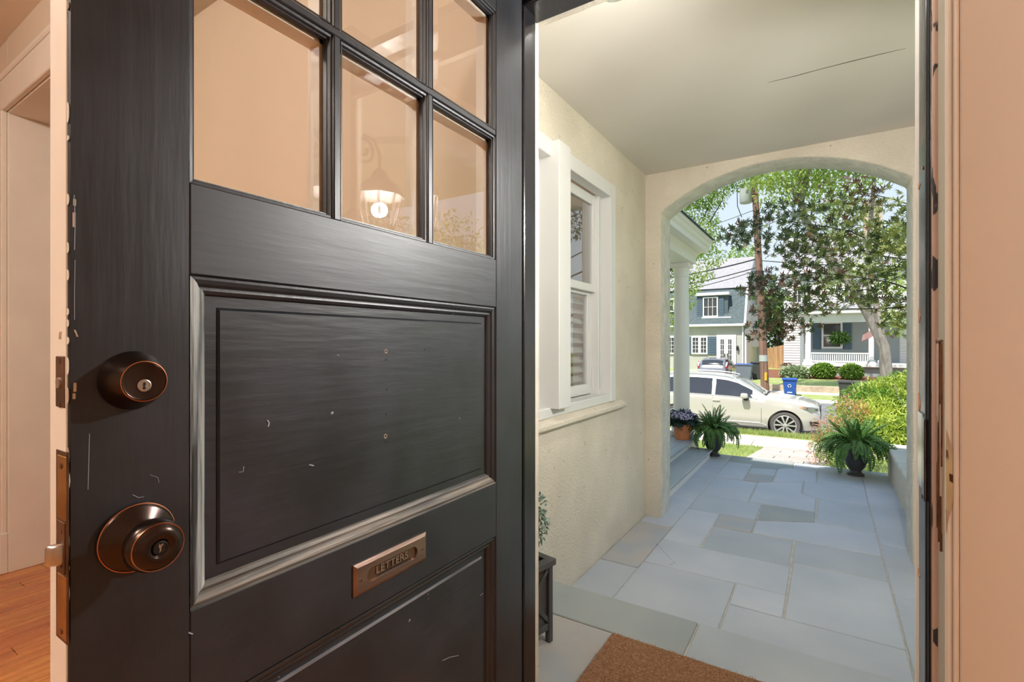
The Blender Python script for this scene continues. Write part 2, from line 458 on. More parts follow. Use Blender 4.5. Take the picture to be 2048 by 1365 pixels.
M['orange_lens'] = mat('orange_marker', (0.75, 0.25, 0.06), 0.3)
M['red_lens'] = mat('red_tail_lamp', (0.42, 0.02, 0.03), 0.25)
M['bin_blue'] = mat('blue_bin_plastic', (0.025, 0.09, 0.40), 0.45)
M['bin_dark'] = mat('dark_bin_plastic', (0.055, 0.055, 0.058), 0.5)
M['bin_grey'] = mat('grey_bin_plastic', (0.17, 0.19, 0.23), 0.5)
M['mark_white'] = mat('white_print', (0.8, 0.8, 0.8), 0.6)
M['fence_wood'] = mat('cedar_fence', (0.52, 0.31, 0.17), 0.8, var=0.15, vscale=5, stretch=(2, 2, .2), rand=0.12)
M['house_stucco'] = mat('grey_beige_house_wall', (0.47, 0.47, 0.42), 0.85, var=0.04, vscale=2)
M['slate'] = mat('blue_grey_shingle', (0.085, 0.115, 0.125), 0.8, var=0.25, vscale=5, stretch=(1, 1, 4), bump=0.3, bscale=12)
M['roof_light'] = mat('lavender_grey_shingle', (0.33, 0.32, 0.335), 0.85, var=0.12, vscale=4, stretch=(1, 1, 4))
M['shutter_blue'] = mat('slate_blue_shutter', (0.085, 0.13, 0.175), 0.5)
M['porch_grey'] = mat('porch_grey_green', (0.33, 0.37, 0.38), 0.7)
M['dark_glass'] = mat('far_window_glass', (0.05, 0.05, 0.05), 0.06, spec=0.8)
M['flag_red'] = mat('flag_red', (0.55, 0.04, 0.06), 0.8, translucent=0.3)
M['flag_white'] = mat('flag_white', (0.80, 0.78, 0.78), 0.8, translucent=0.3)
M['flag_blue'] = mat('flag_blue', (0.04, 0.06, 0.22), 0.8, translucent=0.2)
M['retain'] = mat('retaining_wall_stone', (0.44, 0.36, 0.26), 0.9, var=0.2, vscale=4)
M['lantern'] = mat('lantern_iron', (0.03, 0.028, 0.026), 0.5, 0.5)
M['bulb'] = glow('lantern_bulb', (1.0, 0.92, 0.8), 1.6)
M['hall_bulb'] = glow('hall_lamp_diffuser', (1.0, 0.78, 0.55), 5.0)

# ------------------------------------------------------------------ the setting: house shell
IF, IC = 0.17, 2.80              # hall floor and ceiling heights
Y0, Y1 = 1.045, 1.225            # door wall, hall side and porch side
XL, XR = -0.686, 0.158           # door rabbets
fl = struct(MB().box(-5.2, 3.0, -3.6, Y0 + 0.03, 0.02, IF - 0.012).box(-5.2, -1.30, Y0 + 0.03, 3.7, 0.02, IF - 0.012).build('floor', M['floor_oak']), 'hall floor of orange heart pine planks')
rnd = random.Random(3)
x = -4.3
k = 0
while x < -1.75:
    wd = 0.083
    cuts = [-1.3, -0.4 + rnd.uniform(-.3, .3), 0.75 + rnd.uniform(-.5, .5), 2.0, 3.6]
    for a, b in zip(cuts[:-1], cuts[1:]):
        p = MB().box(x + 0.0008, x + wd - 0.0008, a + 0.001, b - 0.001, IF - 0.012, IF).build('plank', M['floor_oak'], fl, bevel=0.0012)
    x += wd
struct(box('ceiling', -5.2, 3.0, -3.6, 3.97, IC, IC + 0.1, M['hall_ceiling']), 'pale hall ceiling')
struct(box('wall_back', -5.2, 3.0, -3.7, -3.6, 0, IC, M['peach_wall']), 'peach wall at the far end of the hall')
struct(box('wall_hall_left', -5.3, -5.2, -3.6, 1.225, 0, IC, M['peach_wall']), 'peach hall wall beyond the front room opening')
struct(box('wall_hall_right', 2.0, 2.1, -3.6, Y0, 0, IC, M['peach_wall']), 'peach wall on the right of the hall')
# the wall with the cased opening into the front room
struct(box('wall_opening_right', -2.60, -2.30, 0.72, Y1, IF - 0.01, IC, M['peach_wall'], bevel=0.004), 'peach wall end at the right of the cased opening')
struct(box('wall_opening_left', -5.2, -3.40, 0.72, Y1, IF - 0.01, IC, M['peach_wall'], bevel=0.004), 'peach wall end beside the cased opening')
struct(box('wall_opening_head', -3.40, -2.60, 0.72, Y1, 2.44, IC, M['peach_wall']), 'wall above the cased opening')
t1 = struct(box('trim_1', -3.52, -2.48, 0.698, 0.72, 2.44, 2.585, M['cream'], bevel=0.004), 'cream head casing over the front room opening')
MB().box(-3.535, -2.465, 0.69, 0.72, 2.585, 2.612).build('cap_moulding', M['cream'], t1, bevel=0.006)
t2 = struct(box('trim_2', -3.52, -3.40, 0.698, 0.72, IF, 2.44, M['cream'], bevel=0.004), 'cream upright casing of the front room opening')
MB().box(-3.528, -3.392, 0.690, 0.722, IF, IF + 0.2).build('plinth_block', M['cream'], t2, bevel=0.004)
struct(box('trim_3', -3.402, -3.394, 0.722, Y1, IF, 2.44, M['cream'], bevel=0.002), 'cream reveal board lining the front room opening')
struct(box('trim_4', -3.394, -2.60, 0.722, Y1, 2.432, 2.44, M['cream']), 'cream soffit board of the front room opening')
struct(box('baseboard_left', -5.2, -3.53, 0.702, 0.72, IF, IF + 0.18, M['cream'], bevel=0.004), 'cream baseboard beside the opening')
# front room
struct(box('wall_front_room_left', -3.55, -3.40, Y1, 3.70, 0, IC, M['white_paint']), 'left wall of the front room')
struct(box('wall_front_room_end', -3.55, -1.30, 3.70, 3.97, -0.4, IC + 0.1, M['stucco']), 'stucco end wall of the front room')
# door wall
struct(box('wall_front_right', XR + 0.02, 3.0, Y0 + 0.012, Y1, 0.0, IC, M['stucco'], bevel=0.003), 'wall to the right of the front door')
struct(box('wall_front_head', XL - 0.02, XR + 0.02, Y0 + 0.012, Y1, 2.222, IC, M['stucco']), 'wall above the front door')
struct(box('wall_front_left', -2.30, XL - 0.02, Y0 + 0.012, Y1, 0.0, IC, M['peach_wall']), 'peach wall behind the open black door')
struct(box('wall_front_corner', -1.30, -0.79, Y1 - 0.003, Y1 + 0.02, 0.0, IC, M['stucco']), 'stucco wall between the door and the front room window')
# casing on the hall side, to the right of the door: flat board, bead, back band
t5 = struct(box('trim_5', XR + 0.0005, XR + 0.0092, Y0 - 0.012, Y0 + 0.014, IF, 2.33, M['cream'], bevel=0.003), 'cream inner casing strip beside the right door jamb')
MB().tube([(XR + 0.0132, Y0 - 0.011, IF), (XR + 0.0132, Y0 - 0.011, 2.33)], 0.0041, 10).build('bead', M['cream'], t5, smooth=True)
struct(box('trim_6', XR + 0.0175, XR + 0.30, Y0 - 0.015, Y0 + 0.012, IF, 2.42, M['casing'], bevel=0.002), 'broad peach casing board filling the right edge')
struct(box('trim_7', XL - 0.11, XL - 0.01, Y0 - 0.012, Y0 + 0.012, 2.222, 2.33, M['cream'], bevel=0.003), 'cream casing corner above the door hinge side')
# door frame: rabbets, stops, head
jr = struct(box('trim_8', XR, XR + 0.022, Y0 - 0.006, Y0 + 0.058, 0.14, 2.222, M['grey_jamb'], bevel=0.002), 'grey painted right door jamb with chipped patches')
MB().box(XR - 0.006, XR + 0.002, Y0 + 0.050, Y0 + 0.070, 0.14, 2.20).build('primer_strip', M['pink_primer'], jr, bevel=0.002)
js = MB()
js.box(XR - 0.0105, XR + 0.02, Y0 + 0.068, Y0 + 0.176, 0.14, 2.20)
o = js.build('stop', M['jamb_black'], jr, bevel=0.006, seg=3)
MB().tube([(XR - 0.0068, Y0 + 0.080, 0.15), (XR - 0.0068, Y0 + 0.080, 2.185)], 0.0068, 14).build('stop_bead', M['jamb_black'], jr, smooth=True)
# worn mortise patches on the right jamb
pm = MB().prism([(XR - .001, Y0 + 0.002, 1.305), (XR - .001, Y0 + 0.052, 1.31), (XR - .001, Y0 + 0.05, 1.02), (XR - .001, Y0 + 0.03, 0.965), (XR - .001, Y0 + 0.012, 0.99), (XR - .001, Y0 + 0.002, 1.08)], (0.003, 0, 0))
pm.build('bare_wood_patch', M['raw_wood'], jr)
MB().box(XR - 0.0022, XR + 0.001, Y0 + 0.022, Y0 + 0.05, 1.175, 1.300).build('filler_block', M['pink_primer'], jr, bevel=0.001)
MB().box(XR - 0.0028, XR + 0.001, Y0 + 0.008, Y0 + 0.018, 1.135, 1.20).build('wood_sliver', M['grey_jamb'], jr, bevel=0.001)
MB().prism([(XR - .0025, Y0 + 0.030, 1.17), (XR - .0025, Y0 + 0.042, 1.165), (XR - .0025, Y0 + 0.040, 1.06), (XR - .0025, Y0 + 0.034, 1.03)], (0.004, 0, 0)).build('dark_gouge', M['old_bronze'], jr)
ch = MB().prism([(XR + 0.0011, Y0 - 0.0125, 1.156), (XR + 0.0085, Y0 - 0.0125, 1.133), (XR + 0.0091, Y0 - 0.0125, 1.058), (XR + 0.0053, Y0 - 0.0125, 1.032), (XR + 0.0011, Y0 - 0.0125, 1.017)], (0, 0.003, 0))
ch.build('chipped_filler', M['yellow_filler'], t5)
MB().prism([(XR + 0.0011, Y0 - 0.0128, 1.163), (XR + 0.0035, Y0 - 0.0128, 1.154), (XR + 0.0092, Y0 - 0.0128, 1.131), (XR + 0.0087, Y0 - 0.0128, 1.121), (XR + 0.0014, Y0 - 0.0128, 1.148)], (0, 0.003, 0)).build('torn_paint_edge', M['raw_wood'], t5)
MB().prism([(XR + 0.0046, Y0 - 0.0129, 1.094), (XR + 0.0092, Y0 - 0.0129, 1.092), (XR + 0.0092, Y0 - 0.0129, 1.079), (XR + 0.0050, Y0 - 0.0129, 1.082)], (0, 0.003, 0)).build('dark_gap', M['old_bronze'], t5)
MB().prism([(XR + 0.0011, Y0 - 0.0127, 1.036), (XR + 0.0057, Y0 - 0.0127, 1.034), (XR + 0.0091, Y0 - 0.0127, 1.062), (XR + 0.0091, Y0 - 0.0127, 1.049), (XR + 0.0028, Y0 - 0.0127, 1.014), (XR + 0.0011, Y0 - 0.0127, 0.998)], (0, 0.003, 0)).build('torn_paint_edge', M['raw_wood'], t5)
for yc_, z_, h_ in ((0.160, 1.352, .014), (0.163, 1.185, .020), (0.166, 0.86, .008), (0.164, 1.60, .007)):
    MB().prism([(XR - .0112, Y0 + yc_ - .010, z_), (XR - .0112, Y0 + yc_ + .004, z_ - h_), (XR - .0112, Y0 + yc_ + .012, z_ - h_ * .7), (XR - .0112, Y0 + yc_ + .012, z_ + h_), (XR - .0112, Y0 + yc_ + .002, z_ + h_ * .8)], (.002, 0, 0)).build('orange_chip', M['orange_primer'], jr)
for y_, z0_, z1_, w_ in ((.004, 1.10, 1.30, .0007), (.021, 1.16, 1.305, .0008), (.0505, 1.02, 1.30, .0008), (.028, .97, 1.16, .0011), (.040, .99, 1.10, .0009), (.012, .96, 1.05, .0009)):
    MB().box(XR - .0032, XR, Y0 + y_, Y0 + y_ + w_, z0_, z1_).build('paint_crack', M['old_bronze'], jr)
MB().box(XR - .0034, XR, Y0 + .004, Y0 + .050, 1.303, 1.3055).build('paint_crack', M['old_bronze'], jr)
# steel strike plate let into the stop
sp = MB().box(XR - 0.0136, XR - 0.008, Y0 + 0.110, Y0 + 0.160, 1.035, 1.172)
sp.prism([(XR - 0.0136, Y0 + 0.160, 1.040), (XR - 0.0136, Y0 + 0.160, 1.167), (XR - 0.004, Y0 + 0.172, 1.155), (XR - 0.004, Y0 + 0.172, 1.050)], (0.004, 0, 0))
sp = sp.build('strike_plate', M['strike'], jr, bevel=0.0012)
MB().prism([(XR - 0.0136, Y0 + 0.110, 1.035), (XR - 0.0136, Y0 + 0.110, 1.172), (XR - 0.0155, Y0 + 0.074, 1.166), (XR - 0.0155, Y0 + 0.074, 1.022)], (0.004, 0, 0)).build('strike_lip', M['darkened_steel'], sp, bevel=0.0012)  # bent lip coloured darker for the dark reflection it shows
for zc in (1.02, 1.62, 0.60):
    MB().lathe([(0.004, -0.001), (0.003, 0.0005)], (XR - 0.0112, Y0 + 0.12, zc), 'x', 10).build('nail_hole', M['pink_primer'], jr)
jl = struct(box('trim_9', XL - 0.022, XL, Y0 - 0.004, Y0 + 0.066, 0.14, 2.222, M['jamb_black'], bevel=0.002), 'black left door jamb behind the hinges')
MB().box(XL - 0.02, XL + 0.016, Y0 + 0.066, Y0 + 0.128, 0.14, 2.20).build('stop', M['jamb_black'], jl, bevel=0.004, seg=2)
jh = struct(box('trim_10', XL - 0.02, XR + 0.02, Y0 - 0.004, Y0 + 0.066, 2.20, 2.225, M['jamb_black'], bevel=0.002), 'black head of the door frame')
MB().box(XL, XR, Y0 + 0.066, Y0 + 0.150, 2.186, 2.222).build('stop', M['jamb_black'], jh, bevel=0.004, seg=2)
# cream brick mould on the porch side
struct(box('trim_11', XL - 0.02, XL + 0.006, Y0 + 0.129, Y0 + 0.165, 0.14, 2.225, M['cap_stone'], bevel=0.005, ), 'cream outer frame strip on the left of the doorway')
struct(box('trim_12', XR - 0.0135, XR + 0.02, Y0 + 0.177, Y0 + 0.198, 0.14, 2.225, M['white_paint'], bevel=0.004), 'thin white outer frame strip on the right of the doorway')
struct(box('trim_13', XL - 0.02, XR + 0.02, Y0 + 0.151, Y0 + 0.18, 2.192, 2.24, M['cap_stone'], bevel=0.004), 'cream outer frame strip over the doorway')
struct(box('threshold', XL, XR, Y0 - 0.03, Y0 + 0.19, 0.10, IF + 0.008, M['floor_oak'], bevel=0.004), 'wooden sill of the front door')

# ------------------------------------------------------------------ porch shell
PC = 2.57
def arch_poly(a0, a1, z_b, z_t, h0, h1, spring, apex, n=26, corner=0.0):
    # outline in (a, z): a wall from a0 to a1 with an arched hole from h0 to h1
    c, half, rise = (h0 + h1) / 2, (h1 - h0) / 2, apex - spring
    rad = (half * half + rise * rise) / (2 * rise)
    zc = apex - rad
    th = math.asin(half / rad)
    arc = [(c + rad * math.sin(t), zc + rad * math.cos(t)) for t in [th - 2 * th * i / n for i in range(n + 1)]]
    return [(a0, z_b), (a0, z_t), (a1, z_t), (a1, z_b), (h1, z_b)] + arc + [(h0, z_b)]
def arch_wall(name, label, pts, fn, d, m, reveal, h0, h1):
    b = MB().prism([fn(a, z) for a, z in pts], d)
    n = len(pts)
    for i in range(n):               # faces lining the opening get a paler stucco, outdoor light put into its colour
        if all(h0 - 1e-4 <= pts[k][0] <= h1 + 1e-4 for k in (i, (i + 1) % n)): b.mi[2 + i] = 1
    return struct(b.build(name, [m, reveal], bevel=0.012, seg=2, smooth=True, angle=50), label)
struct(box('ceiling_porch', -1.30, 0.75, Y1, 3.97, PC, PC + 0.12, M['porch_ceiling']), 'smooth cream porch ceiling with a fine crack')
ck = MB()
pts = [at(1535, 165, 2.6)]
cp = []
for px, py in ((1535, 165), (1590, 152), (1640, 139), (1700, 124), (1760, 108), (1812, 96)):
    r = ray(px, py)
    t = (PC - 0.0006 - CAM_Z) / r.z
    cp.append((r.x * t, r.y * t + rnd.uniform(-.004, .004), PC - 0.0006))
ck.tube(cp, [0.0006, 0.0016, 0.0012, 0.0018, 0.0014, 0.0006], 4)
ck.build('crack', M['soil'], bpy.data.objects['ceiling_porch'])
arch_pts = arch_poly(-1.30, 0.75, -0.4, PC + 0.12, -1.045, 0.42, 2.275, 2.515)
arch_wall('wall_arch', 'stucco porch wall with the wide front arch', arch_pts, lambda a, z: (a, 3.70, z), (0, 0.27, 0), M['stucco'], M['stucco_daylit'], -1.045, 0.42)
WX = -1.16
WY0, WY1, WZ0, WZ1 = 1.46, 3.045, 0.93, 2.31
wl = MB()
wl.box(WX - 0.14, WX, Y1 + 0.02, WY0, -0.4, PC)
wl.box(WX - 0.14, WX, WY1, 3.70, -0.4, PC)
wl.box(WX - 0.14, WX, WY0, WY1, -0.4, WZ0)
wl.box(WX - 0.14, WX, WY0, WY1, WZ1, PC)
struct(wl.build('wall_porch_left', M['stucco']), 'cream stucco porch wall with the double window')
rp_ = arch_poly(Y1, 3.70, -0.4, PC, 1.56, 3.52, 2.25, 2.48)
arch_wall('wall_porch_right', 'right porch wall with a side arch', rp_, lambda a, z: (0.56, a, z), (0.16, 0, 0), M['stucco'], M['stucco_daylit'], 1.56, 3.52)
# the house above and around, which shades the patio
struct(box('wall_upper', -9.0, 1.0, Y1 - 0.3, Y1, PC + 0.13, 6.9, M['stucco']), 'upper storey wall above the porch')
struct(box('roof', -9.4, 1.3, -4.2, Y1 + 0.55, 6.9, 7.15, M['slate']), 'roof of the house')
struct(box('wall_side_left', -9.0, -5.35, Y1 - 0.3, Y1, -0.4, PC + 0.13, M['stucco']), 'house front beyond the hall')

# window_1: white double-hung window with a thick mullion, shutters behind
wn = MB()
F0 = WX + 0.012
wn.box(WX - 0.06, F0, 2.965, WY1, WZ0, WZ1)
wn.box(WX - 0.06, F0, WY0, 1.54, WZ0, WZ1)
wn.box(WX - 0.06, F0, 1.54, 2.965, WZ1 - 0.085, WZ1)
w1 = struct(wn.build('window_1', M['window_white'], bevel=0.004), 'white framed double window in the left porch wall')
MB().box(WX - 0.10, WX + 0.055, 2.165, 2.295, WZ0 + 0.045, WZ1 - 0.01).build('mullion', M['window_white'], w1, bevel=0.003)
MB().box(WX - 0.10, WX + 0.006, WY0, WY1 - 0.01, WZ0 - 0.0, WZ0 + 0.05).build('sill', M['window_white'], w1, bevel=0.004)
for a, b in ((2.295, 2.965), (1.54, 2.165)):
    MB().box(WX - 0.145, WX - 0.055, b - 0.047, b, WZ0 + 0.03, WZ1 - 0.07).build('track', M['window_white'], w1, bevel=0.003)
    MB().box(WX - 0.058, WX - 0.053, b - 0.030, b - 0.022, WZ0 + 0.08, WZ1 - 0.09).build('track_groove', M['grey_metal'], w1)
    us = MB()
    ux = WX - 0.075
    for bx in ((a, a + 0.03, 1.62, 2.225), (b - 0.085, b - 0.035, 1.62, 2.225), (a + 0.0302, b - 0.0852, 1.62, 1.668), (a + 0.0302, b - 0.0852, 2.165, 2.225)):
        us.box(ux - 0.03, ux, bx[0], bx[1], bx[2], bx[3])
    u = us.build('upper_sash', M['window_white'], w1, bevel=0.003)
    MB().box(ux - 0.018, ux - 0.013, a + 0.02, b - 0.07, 1.66, 2.17).build('pane', M['glass_win'], u)
    ls = MB()
    lx = WX - 0.108
    for bx in ((a, a + 0.03, 0.98, 1.645), (b - 0.095, b - 0.045, 0.98, 1.645), (a + 0.0302, b - 0.0952, 0.98, 1.045), (a + 0.0302, b - 0.0952, 1.60, 1.645)):
        ls.box(lx - 0.03, lx, bx[0], bx[1], bx[2], bx[3])
    u = ls.build('lower_sash', M['window_white'], w1, bevel=0.003)
    MB().box(lx - 0.018, lx - 0.013, a + 0.02, b - 0.08, 1.03, 1.61).build('pane', M['glass_win'], u)
    MB().box(WX - 0.098, WX - 0.09, b - 0.05, b - 0.036, 1.02, 1.14).build('sash_latch', M['window_white'], w1, bevel=0.002)
sl = MB().prism([(WX - 0.01, WY0 - 0.06, WZ0), (WX + 0.035, WY0 - 0.06, WZ0 - 0.022), (WX + 0.035, WY0 - 0.06, WZ0 - 0.05), (WX - 0.01, WY0 - 0.06, WZ0 - 0.06)], (0, WY1 - WY0 + 0.2, 0))
struct(sl.build('trim_14', M['stucco'], bevel=0.006), 'stucco ledge under the porch window')
for nm, a, b, lb in (('interior_shutter', 2.42, 3.04, 'white louvred shutter behind the lower sash of the right porch window unit'),
                 ('interior_shutter', 1.57, 2.13, 'white louvred shutter behind the porch window unit nearest the door')):
    sh = thing(nm, lb, 'shutter', (WX - 0.19, a, 0.96), 0, 'louvred shutters behind the porch window')
    for q in ((a, a + 0.05, .96, 1.66), (b - 0.05, b, .96, 1.66)):
        MB().box(WX - 0.185, WX - 0.155, q[0], q[1], q[2], q[3]).build('stile', M['white_paint'], sh, bevel=0.002)
    for q in ((.96, 1.04), (1.60, 1.66)):
        MB().box(WX - 0.183, WX - 0.157, a + 0.05, b - 0.05, q[0], q[1]).build('rail', M['white_paint'], sh, bevel=0.002)
    nl = 9
    for i in range(nl):
        zc = 1.075 + i * 0.061
        Mx = Matrix.Translation((WX - 0.17, 0, zc)) @ Matrix.Rotation(R(28), 4, 'Y')
        MB().box(-0.03, 0.03, a + 0.052, b - 0.052, -0.004, 0.004, Mx).build('louvre', M['white_paint'], sh)

# ------------------------------------------------------------------ paving
def inset(poly, g):
    n, q = len(poly), []
    ar = sum(poly[i][0] * poly[(i + 1) % n][1] - poly[(i + 1) % n][0] * poly[i][1] for i in range(n))
    sg = 1 if ar > 0 else -1
    for i in range(n):
        p0, p1, p2 = Vector(poly[i - 1]), Vector(poly[i]), Vector(poly[(i + 1) % n])
        a, b = (p1 - p0).normalized(), (p2 - p1).normalized()
        na, nb = Vector((-a.y, a.x)) * sg, Vector((-b.y, b.x)) * sg
        k = na + nb
        q.append(p1 + k * (g / max(0.35, k.length_squared / 2)))
    return q
def stone(parent, poly, z, m, gap=0.004, th=0.03, dz=0.0):
    q = [(p.x, p.y, z - th) for p in inset(poly, gap)]
    b = MB().prism(q, (0, 0, th + dz))
    return b.build('stone', m, parent, bevel=0.003)
def rect(a, b, c, d): return [(a, c), (b, c), (b, d), (a, d)]
pf = struct(box('floor_patio', -1.30, 0.75, Y1, 6.22, -0.6, -0.007, M['mortar']), 'porch and patio floor of bluestone slabs')
LB, RB = -0.925, 0.285
stones = [rect(-1.16, LB, 2.0, 2.81), rect(-1.16, LB, 2.81, 3.56), rect(-1.16, LB, 3.56, 4.30), rect(-1.16, LB, 4.30, 4.95), rect(-1.16, LB, 4.95, 5.55), rect(-1.18, LB, 5.55, 6.21),
    rect(RB, .56, 2.0, 3.22), rect(RB, .56, 3.22, 3.98), rect(RB, .56, 3.98, 4.93), rect(RB, .56, 4.93, 5.43), rect(RB, .56, 5.43, 6.19),
    rect(-.417, RB, 2.0, 2.665), rect(LB, -.417, 2.0, 2.907), rect(-.417, -.177, 2.665, 2.912), rect(-.174, RB, 2.665, 3.375),
    rect(LB, -.178, 2.91, 3.298),
    rect(LB, -.687, 3.305, 4.03), rect(-.682, -.187, 3.305, 3.74), rect(-.69, -.44, 3.745, 4.03), rect(-.18, RB, 3.385, 3.75),
    [(-.437, 3.755), (RB, 3.76), (RB, 4.205), (-.069, 4.215), (-.437, 4.03)], [(-.44, 4.04), (-.075, 4.22), (-.075, 4.46), (-.44, 4.45)],
    rect(LB, -.445, 4.035, 4.455), [(-.069, 4.225), (RB, 4.21), (RB, 4.90), (-.069, 4.87)], rect(LB, -.548, 4.465, 5.14),
    [(-.545, 4.465), (-.078, 4.47), (-.078, 4.865), (-.187, 4.95), (-.187, 5.40), (-.545, 5.14)],
    [(-.183, 4.96), (-.075, 4.875), (RB, 4.905), (RB, 5.41), (-.183, 5.41)], rect(LB, -.675, 5.15, 5.86), [(-.67, 5.15), (-.545, 5.15), (-.436, 5.23), (-.436, 5.47), (-.67, 5.45)],
    [(-.67, 5.455), (-.436, 5.475), (-.436, 5.76), (-.67, 5.72)], [(-.431, 5.24), (-.19, 5.41), (-.085, 5.42), (-.085, 5.9), (-.431, 5.9)], rect(-.08, RB, 5.42, 5.905),
    [(LB, 5.87), (-.67, 5.73), (-.436, 5.77), (-.30, 5.91), (-.30, 6.2), (LB, 6.21)], rect(-.295, .10, 5.91, 6.2), rect(.105, RB, 5.91, 6.19)]
for i, s_ in enumerate(stones):
    stone(pf, s_, -0.0, M['tanstone'] if i in (1, 18, 28) else (M['greenstone'] if i in (21, 32) else M['bluestone']), dz=rnd.uniform(-.0015, .0015))
LZ = 0.15
ld_ = struct(box('floor_landing', -1.16, 0.56, Y1, 2.115, 0.0, LZ - 0.007, M['mortar']), 'raised landing of flagstones at the front door')
for i, (s_, m_) in enumerate(((rect(-1.16, -.446, 1.872, 2.135), 'greenstone'), (rect(-.446, .30, 1.872, 2.135), 'bluestone'), (rect(.30, .56, 1.872, 2.135), 'bluestone'),
        (rect(-1.16, -.715, 1.46, 1.868), 'tanstone'), (rect(-1.16, -.715, Y1, 1.455), 'bluestone'), (rect(-.71, -.1, Y1, 1.868), 'greenstone'), (rect(-.1, .56, Y1, 1.868), 'bluestone'))):
    stone(ld_, s_, LZ, M[m_], th=0.04)
ckm = MB()
ckm.tube([(-1.0, 1.60, LZ + .0004), (-.96, 1.575, LZ + .0004), (-.93, 1.56, LZ + .0004), (-.90, 1.57, LZ + .0004), (-.865, 1.535, LZ + .0004)], 0.0012, 4)
ckm.build('crack', M['soil'], ld_)
ckm = MB()
ckm.tube([(-.93, 3.2, .0008), (-.80, 3.03, .0008), (-.76, 2.99, .0008), (-.78, 2.93, .0008)], 0.0012, 4)
ckm.build('crack', M['soil'], pf)
struct(box('step_patio', -1.0, 0.3, 6.22, 6.56, -0.6, -0.17, M['bluestone'], bevel=0.006), 'lower bluestone step at the patio edge')
# low parapet to the right beyond the arch
lw = struct(box('wall_parapet', 0.50, 0.74, 3.97, 6.06, -0.6, 0.27, M['stucco'], bevel=0.01), 'low stucco parapet at the right of the patio')
MB().box(0.485, 0.76, 3.97, 6.075, 0.27, 0.315).build('cap', M['cap_stone'], lw, bevel=0.008)
# painted deck with its steps, to the left beyond the arch
dk = struct(box('floor_deck', -4.2, -1.33, 3.97, 6.33, -0.6, 0.155, M['white_paint']), 'raised side porch deck painted grey')
for i in range(18):
    x1 = -1.30 - i * 0.085
    MB().box(x1 - 0.0835, x1, 3.972, 6.36, 0.158, 0.185).build('plank', M['deck_paint'], dk, bevel=0.002)
st = struct(box('step_deck', -1.36, -1.12, 3.98, 5.92, -0.2, 0.072, M['white_paint'], bevel=0.002), 'white riser of the deck step')
MB().box(-1.335, -1.095, 3.975, 5.955, 0.074, 0.100).build('tread', M['deck_paint'], st, bevel=0.005)
MB().box(-1.125, -1.112, 3.98, 5.925, 0.054, 0.074).build('scotia', M['white_paint'], st, bevel=0.004)
MB().box(-1.345, -1.322, 3.98, 6.34, 0.128, 0.157).build('scotia', M['white_paint'], dk, bevel=0.004)

# side porch column and roof edge
pc = thing('porch_column', 'round white porch column on the grey deck behind the hydrangea', 'column', (-1.50, 6.2, 0.185))
MB().box(-1.62, -1.38, 6.08, 6.32, 0.185, 0.235).build('plinth', M['white_paint'], pc, bevel=0.004)
MB().lathe([(0.108, 0.235), (0.118, 0.25), (0.118, 0.268), (0.104, 0.285), (0.098, 0.30)], (-1.50, 6.2, 0), 'z', 32).build('base', M['white_paint'], pc, smooth=True)
MB().lathe([(0.095, 0.30), (0.094, 0.9), (0.088, 1.6), (0.082, 2.13), (0.082, 2.14)], (-1.50, 6.2, 0), 'z', 40).build('shaft', M['white_paint'], pc, smooth=True)
MB().lathe([(0.088, 2.10), (0.092, 2.11), (0.088, 2.12), (0.084, 2.17), (0.10, 2.20), (0.10, 2.215)], (-1.50, 6.2, 0), 'z', 32).build('necking', M['white_paint'], pc, smooth=True)
MB().box(-1.61, -1.39, 6.09, 6.31, 2.215, 2.27).build('abacus', M['white_paint'], pc, bevel=0.004)
er = struct(box('roof_side_porch', -4.2, -1.36, 3.97, 6.36, 2.56, 2.60, M['slate']), 'edge of the side porch roof with white cornice')
MB().box(-1.63, -1.36, 3.97, 6.34, 2.27, 2.40).build('beam', M['white_paint'], er, bevel=0.003)
MB().box(-4.2, -1.63, 6.08, 6.34, 2.27, 2.40).build('beam', M['white_paint'], er, bevel=0.003)
MB().prism([(-1.36, 3.97, 2.345), (-1.325, 3.97, 2.40), (-1.36, 3.97, 2.40)], (0, 2.39, 0)).build('bed_moulding', M['white_paint'], er)
MB().box(-1.40, -1.229, 3.972, 6.357, 2.402, 2.43).build('soffit', M['white_paint'], er, bevel=0.002)
MB().prism([(-1.225, 3.97, 2.40), (-1.225, 3.97, 2.45), (-1.205, 3.97, 2.47), (-1.195, 3.97, 2.50), (-1.175, 3.97, 2.515), (-1.17, 3.97, 2.545), (-1.36, 3.97, 2.56), (-1.36, 3.97, 2.43)], (0, 2.41, 0)).build('cornice', M['white_paint'], er)
MB().prism([(-1.15, 3.97, 2.546), (-1.15, 3.97, 2.556), (-2.6, 3.97, 2.93), (-2.6, 3.97, 2.91)], (0, 2.44, 0)).build('shingle_edge', M['slate'], er)
MB().box(-4.2, -1.40, 3.97, 6.3, 2.40, 2.42).build('porch_soffit', M['white_paint'], er)

